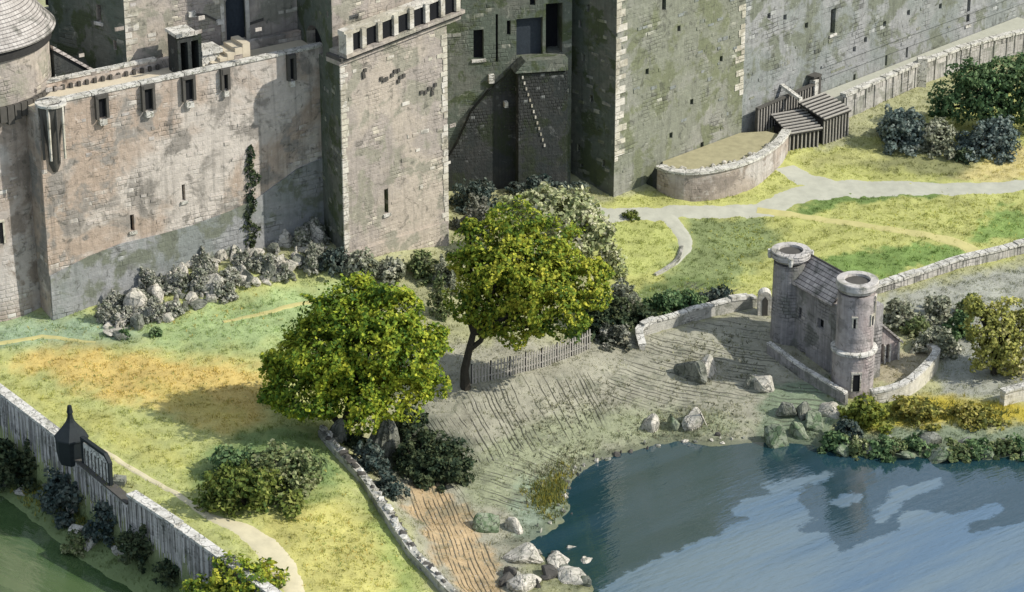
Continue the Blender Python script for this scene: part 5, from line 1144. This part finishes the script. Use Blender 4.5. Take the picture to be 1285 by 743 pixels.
for i, (u, w, h, p_) in enumerate(((1046,46,20,MIDG),(1074,44,16,MOSS),(1104,50,18,MIDG),(1126,36,14,MOSS),(1152,50,16,MIDG),(1192,54,16,MOSS),(1228,50,18,MIDG),(1258,46,14,MOSS),(1284,50,18,MIDG))):
    shrub(u, 563 + (i * 7) % 9, w, h, p_, 'low green waterside plant growing among the shore rocks', 'waterside_plant', 'plant', 'waterside plants among the shore rocks', seed=700 + i, k=7, stems=False)
for i, (u, v, w, h, m_) in enumerate(SH): rock(u, v, w * .85, h * .8, m_ if m_ != 'rock' else 'rock2', 'lichen streaked shore rock along the lake edge below the ochre heather', 'shore rocks below the heather', seed=240 + i)
rr = random.Random(77)
for i in range(16): rock(628 + 130 * rr.random(), 690 + 46 * rr.random(), 8 + 16 * rr.random(), 7 + 9 * rr.random(), rr.choice(('rock', 'rock2', 'dkcop')), 'small stone among the boulders of the lake corner', 'stones in the lake corner', seed=520 + i, name='shore_stone', cat='stone', sub=1)
sl = [(664,684),(690,660),(708,645),(712,625),(706,606),(722,592),(745,580),(770,572),(800,563),(830,558),(860,556),(900,555),(940,555)]
for i in range(46):
    k = rr.random() * (len(sl) - 1.001); a, b = sl[int(k)], sl[int(k) + 1]; f_ = k % 1
    rock(a[0] + (b[0] - a[0]) * f_ + rr.gauss(0, 4), a[1] + (b[1] - a[1]) * f_ + rr.gauss(0, 3) - 1, 3 + 9 * rr.random() ** 2, 3 + 6 * rr.random() ** 2, rr.choice(('rock', 'rock2', 'rock2', 'dkcop')), 'small stone at the waterline below the furrowed bank', 'stones along the waterline', seed=560 + i, name='shore_stone', cat='stone', sub=1)
# rubble at the rampart foot
rr = random.Random(21); n_ = 0
for i in range(190):
    a = rr.random(); u = 128 + 276 * a; vm = 372 - 104 * a + rr.uniform(2, 62)
    if i % 5 == 3: 
        shrub(u, vm + 6, rr.uniform(18, 40), rr.uniform(12, 28), [lin(.14,.16,.11), lin(.28,.30,.22), lin(.42,.42,.34), lin(.52,.5,.44)], 'grey speckled scrub growing among the rubble at the rampart foot', 'scrub', 'scrub', 'scrub among the rampart rubble', seed=300 + i, k=5, stems=False)
    else: rock(u, vm, 6 + 28 * rr.random() ** 1.8, 6 + 24 * rr.random() ** 1.8, 'rock' if rr.random() < .62 else 'rock2', 'loose rubble boulder heaped at the foot of the rampart', 'rubble at the rampart foot', seed=400 + i)
for i, (u, v, w, h, l) in enumerate(((394,306,26,50,'tall pale boulder in the corner of rampart and dark tower flank'),(362,306,30,40,'large pale boulder left of the tall corner boulder'),(172,388,40,40,'large pale boulder at the left end of the rubble'),(270,360,40,30,'broad pale boulder in the middle of the rubble'))): rock(u, v, w, h, 'rock', l, seed=480 + i)
# ivy on the rampart
s0, z0 = FW.px(312, 300); s1, z1 = FW.px(316, 190); o = thing('ivy', (*FW.at(s0, .2), z0), 'thin dark ivy climbing the shaded end of the rampart wall', 'ivy'); L = []
for k in range(11):
    t = k / 10; x, y = FW.at(s0 + (s1 - s0) * t + R.uniform(-.5, .5), .15); L.append((x, y, z0 + (z1 - z0) * t, .95 - .5 * t, .3, 1.0))
put(bpy.data.objects.new('foliage', leaves_mesh('foliage', L, 1500, .2, DARK, 33, .05)), o)
# reeds and grass
def tufts(name, polys, n, hgt_, cols, seed, wd=.06):
    r = np.random.default_rng(seed); V = []; C_ = []; k = 0
    P_ = [[G(u, v) for u, v in q] for q in polys]
    while k < n:
        q = P_[r.integers(len(P_))]; w = r.dirichlet(np.ones(len(q))); x = sum(a * b.x for a, b in zip(w, q)); y = sum(a * b.y for a, b in zip(w, q)); x += r.normal() * .8; y += r.normal() * .8
        z = hgt(x, y)
        if z < .02: k += 1; continue
        c = np.array(cols[r.integers(len(cols))][:3]) * r.uniform(.7, 1.3); h = hgt_ * r.uniform(.5, 1.3)
        for j in range(4):
            a = r.uniform(0, 6.28); dx, dy = math.cos(a) * wd, math.sin(a) * wd; lx, ly = r.normal(size=2) * h * .4; ox, oy = r.normal(size=2) * .12
            V += [(x + ox - dx, y + oy - dy, z - .03), (x + ox + dx, y + oy + dy, z - .03), (x + ox + lx, y + oy + ly, z + h)]; C_ += [c] * 3
        k += 1
    V = np.array(V); m = len(V) // 3; me = bpy.data.meshes.new(name); me.vertices.add(3 * m); me.vertices.foreach_set('co', V.ravel()); me.loops.add(3 * m); me.loops.foreach_set('vertex_index', np.arange(3 * m)); me.polygons.add(m); me.polygons.foreach_set('loop_start', np.arange(0, 3 * m, 3)); me.update(calc_edges=True)
    ca = me.color_attributes.new('Col', 'FLOAT_COLOR', 'POINT'); ca.data.foreach_set('color', np.concatenate([np.array(C_), np.ones((3 * m, 1))], 1).ravel()); me.materials.append(M['leaf']); tag(put(bpy.data.objects.new(name, me)), None, None, kind='stuff')
tufts('grass_tufts', [[(0,440),(330,460),(330,530),(60,500)],[(0,415),(430,350),(430,420),(60,436)],[(330,620),(470,650),(520,735),(380,735)],[(250,590),(400,560),(430,620),(330,640)]], 900, .22, [lin(.44,.44,.15), lin(.34,.40,.13), lin(.58,.46,.13)], 1)
tufts('grass_tufts', [[(870,280),(960,280),(980,300),(890,375)],[(990,270),(1280,250),(1280,300),(1100,350)],[(1060,245),(1285,240),(1285,290),(1150,290)],[(790,360),(930,345),(930,375),(800,405)]], 700, .2, [lin(.44,.45,.11), lin(.34,.40,.10), lin(.54,.52,.13)], 2)
tufts('dry_grass', [[(600,500),(780,470),(820,500),(620,590)],[(810,430),(940,400),(960,480),(830,510)],[(640,590),(720,560),(760,545),(660,650)],[(790,510),(940,500),(950,545),(760,555)]], 1500, .3, [lin(.30,.29,.2), lin(.14,.15,.09), lin(.36,.36,.22)], 3)
def sward(name, n, seed, h0, dens):
    r = np.random.default_rng(seed); x = r.uniform(-82, 82, n); y = r.uniform(-82, 70, n); i = np.clip(np.searchsorted(xs, x) - 1, 0, len(xs) - 1); j = np.clip(np.searchsorted(ys, y) - 1, 0, len(ys) - 1)
    z = H[j, i]; ok = (z > .12) & ~PMASK[j, i] & (r.random(n) < np.where(hat[j, i] > .3, .25, dens)); x, y, i, j = x[ok], y[ok], i[ok], j[ok]; m = len(x)
    z = np.array([hgt(a, b) for a, b in zip(x, y)]); c = colr[j, i] * r.uniform(.8, 1.15, (m, 1)) * np.array([1.0, 1.03, .85])
    cl = np.clip(.55 + .8 * fnoise(x, y, 3.0, 77), .15, 1.3); B = 5; V = np.empty((m, B, 3, 3)); 
    for k in range(B):
        a = r.uniform(0, 6.28, m); h = h0 * cl * r.uniform(.5, 1.3, m); w = .045; ox, oy = r.normal(size=(2, m)) * .16; lx_, ly_ = r.normal(size=(2, m)) * .45 * h
        V[:, k, 0] = np.stack([x + ox - np.cos(a) * w, y + oy - np.sin(a) * w, z - .03], -1); V[:, k, 1] = np.stack([x + ox + np.cos(a) * w, y + oy + np.sin(a) * w, z - .03], -1); V[:, k, 2] = np.stack([x + ox + lx_, y + oy + ly_, z + h], -1)
    N = m * B; me = bpy.data.meshes.new(name); me.vertices.add(3 * N); me.vertices.foreach_set('co', V.ravel()); me.loops.add(3 * N); me.loops.foreach_set('vertex_index', np.arange(3 * N)); me.polygons.add(N); me.polygons.foreach_set('loop_start', np.arange(0, 3 * N, 3)); me.update(calc_edges=True)
    cc = np.ones((m, B * 3, 4)); cc[:, :, :3] = c[:, None, :]; me.color_attributes.new('Col', 'FLOAT_COLOR', 'POINT').data.foreach_set('color', cc.ravel()); me.materials.append(M['leaf']); tag(put(bpy.data.objects.new(name, me)), None, None, kind='stuff')
sward('meadow_grass', 170000, 9, .27, .9)
tufts('shore_grass', [[(1050,535),(1130,505),(1280,510),(1280,530)],[(720,575),(700,620),(680,660),(660,620)],[(0,600),(80,630),(180,700),(60,615)]], 1800, .5, [lin(.34,.30,.05), lin(.2,.22,.06), lin(.12,.15,.05)], 4)

# ------------------------------------------------------------------ light, sky and camera
AZ, EL = rad(-12), rad(39)
sd = Vector((math.cos(AZ) * math.cos(EL), math.sin(AZ) * math.cos(EL), math.sin(EL)))
sun = bpy.data.lights.new('sun', 'SUN'); sun.energy = 4.3; sun.angle = rad(.6); sun.color = (1, .95, .86)
so = bpy.data.objects.new('sun', sun); COL.objects.link(so); so.rotation_euler = sd.to_track_quat('Z', 'Y').to_euler(); so.location = sd * 200
W = bpy.data.worlds.new('World'); SC.world = W; W.use_nodes = True; nt = W.node_tree
sk = nt.nodes.new('ShaderNodeTexSky'); sk.sky_type = 'NISHITA'; sk.sun_disc = False; sk.sun_elevation = EL; sk.sun_rotation = rad(90) - AZ; sk.air_density = 1.0; sk.dust_density = 2.5; sk.ozone_density = 1.0
tc = nt.nodes.new('ShaderNodeTexCoord'); mp2 = nt.nodes.new('ShaderNodeMapping'); mp2.inputs['Scale'].default_value = (2.2, 2.2, 5.0); nt.links.new(tc.outputs['Generated'], mp2.inputs[0])
cn = nt.nodes.new('ShaderNodeTexNoise'); cn.inputs['Scale'].default_value = 1.5; cn.inputs['Detail'].default_value = 6; cn.inputs['Roughness'].default_value = .6; nt.links.new(mp2.outputs[0], cn.inputs['Vector'])
cr = nt.nodes.new('ShaderNodeMapRange'); cr.interpolation_type = 'SMOOTHSTEP'; cr.inputs[1].default_value = .36; cr.inputs[2].default_value = .60; nt.links.new(cn.outputs['Fac'], cr.inputs[0])
cx = nt.nodes.new('ShaderNodeMix'); cx.data_type = 'RGBA'; nt.links.new(cr.outputs[0], cx.inputs[0]); nt.links.new(sk.outputs[0], cx.inputs[6]); cx.inputs[7].default_value = (6.0, 7.0, 8.6, 1)  # bright cloud patches added to the unseen sky to lift the lake's reflection
nt.links.new(cx.outputs[2], nt.nodes['Background'].inputs[0]); nt.nodes['Background'].inputs[1].default_value = .112
cam = bpy.data.cameras.new('camera'); cam.sensor_width = 36; cam.lens = 18 / math.tan(HF); cam.clip_end = 3000; cam.clip_start = 1
co = bpy.data.objects.new('camera', cam); COL.objects.link(co); co.location = (0, CY, CZ); co.rotation_euler = (PI / 2 - PITCH, 0, 0); SC.camera = co
SC.view_settings.view_transform = 'Standard'; SC.view_settings.look = 'None'; SC.view_settings.exposure = .0; SC.view_settings.gamma = 1
SC.cycles.max_bounces = 5; SC.cycles.diffuse_bounces = 3; SC.cycles.transmission_bounces = 2
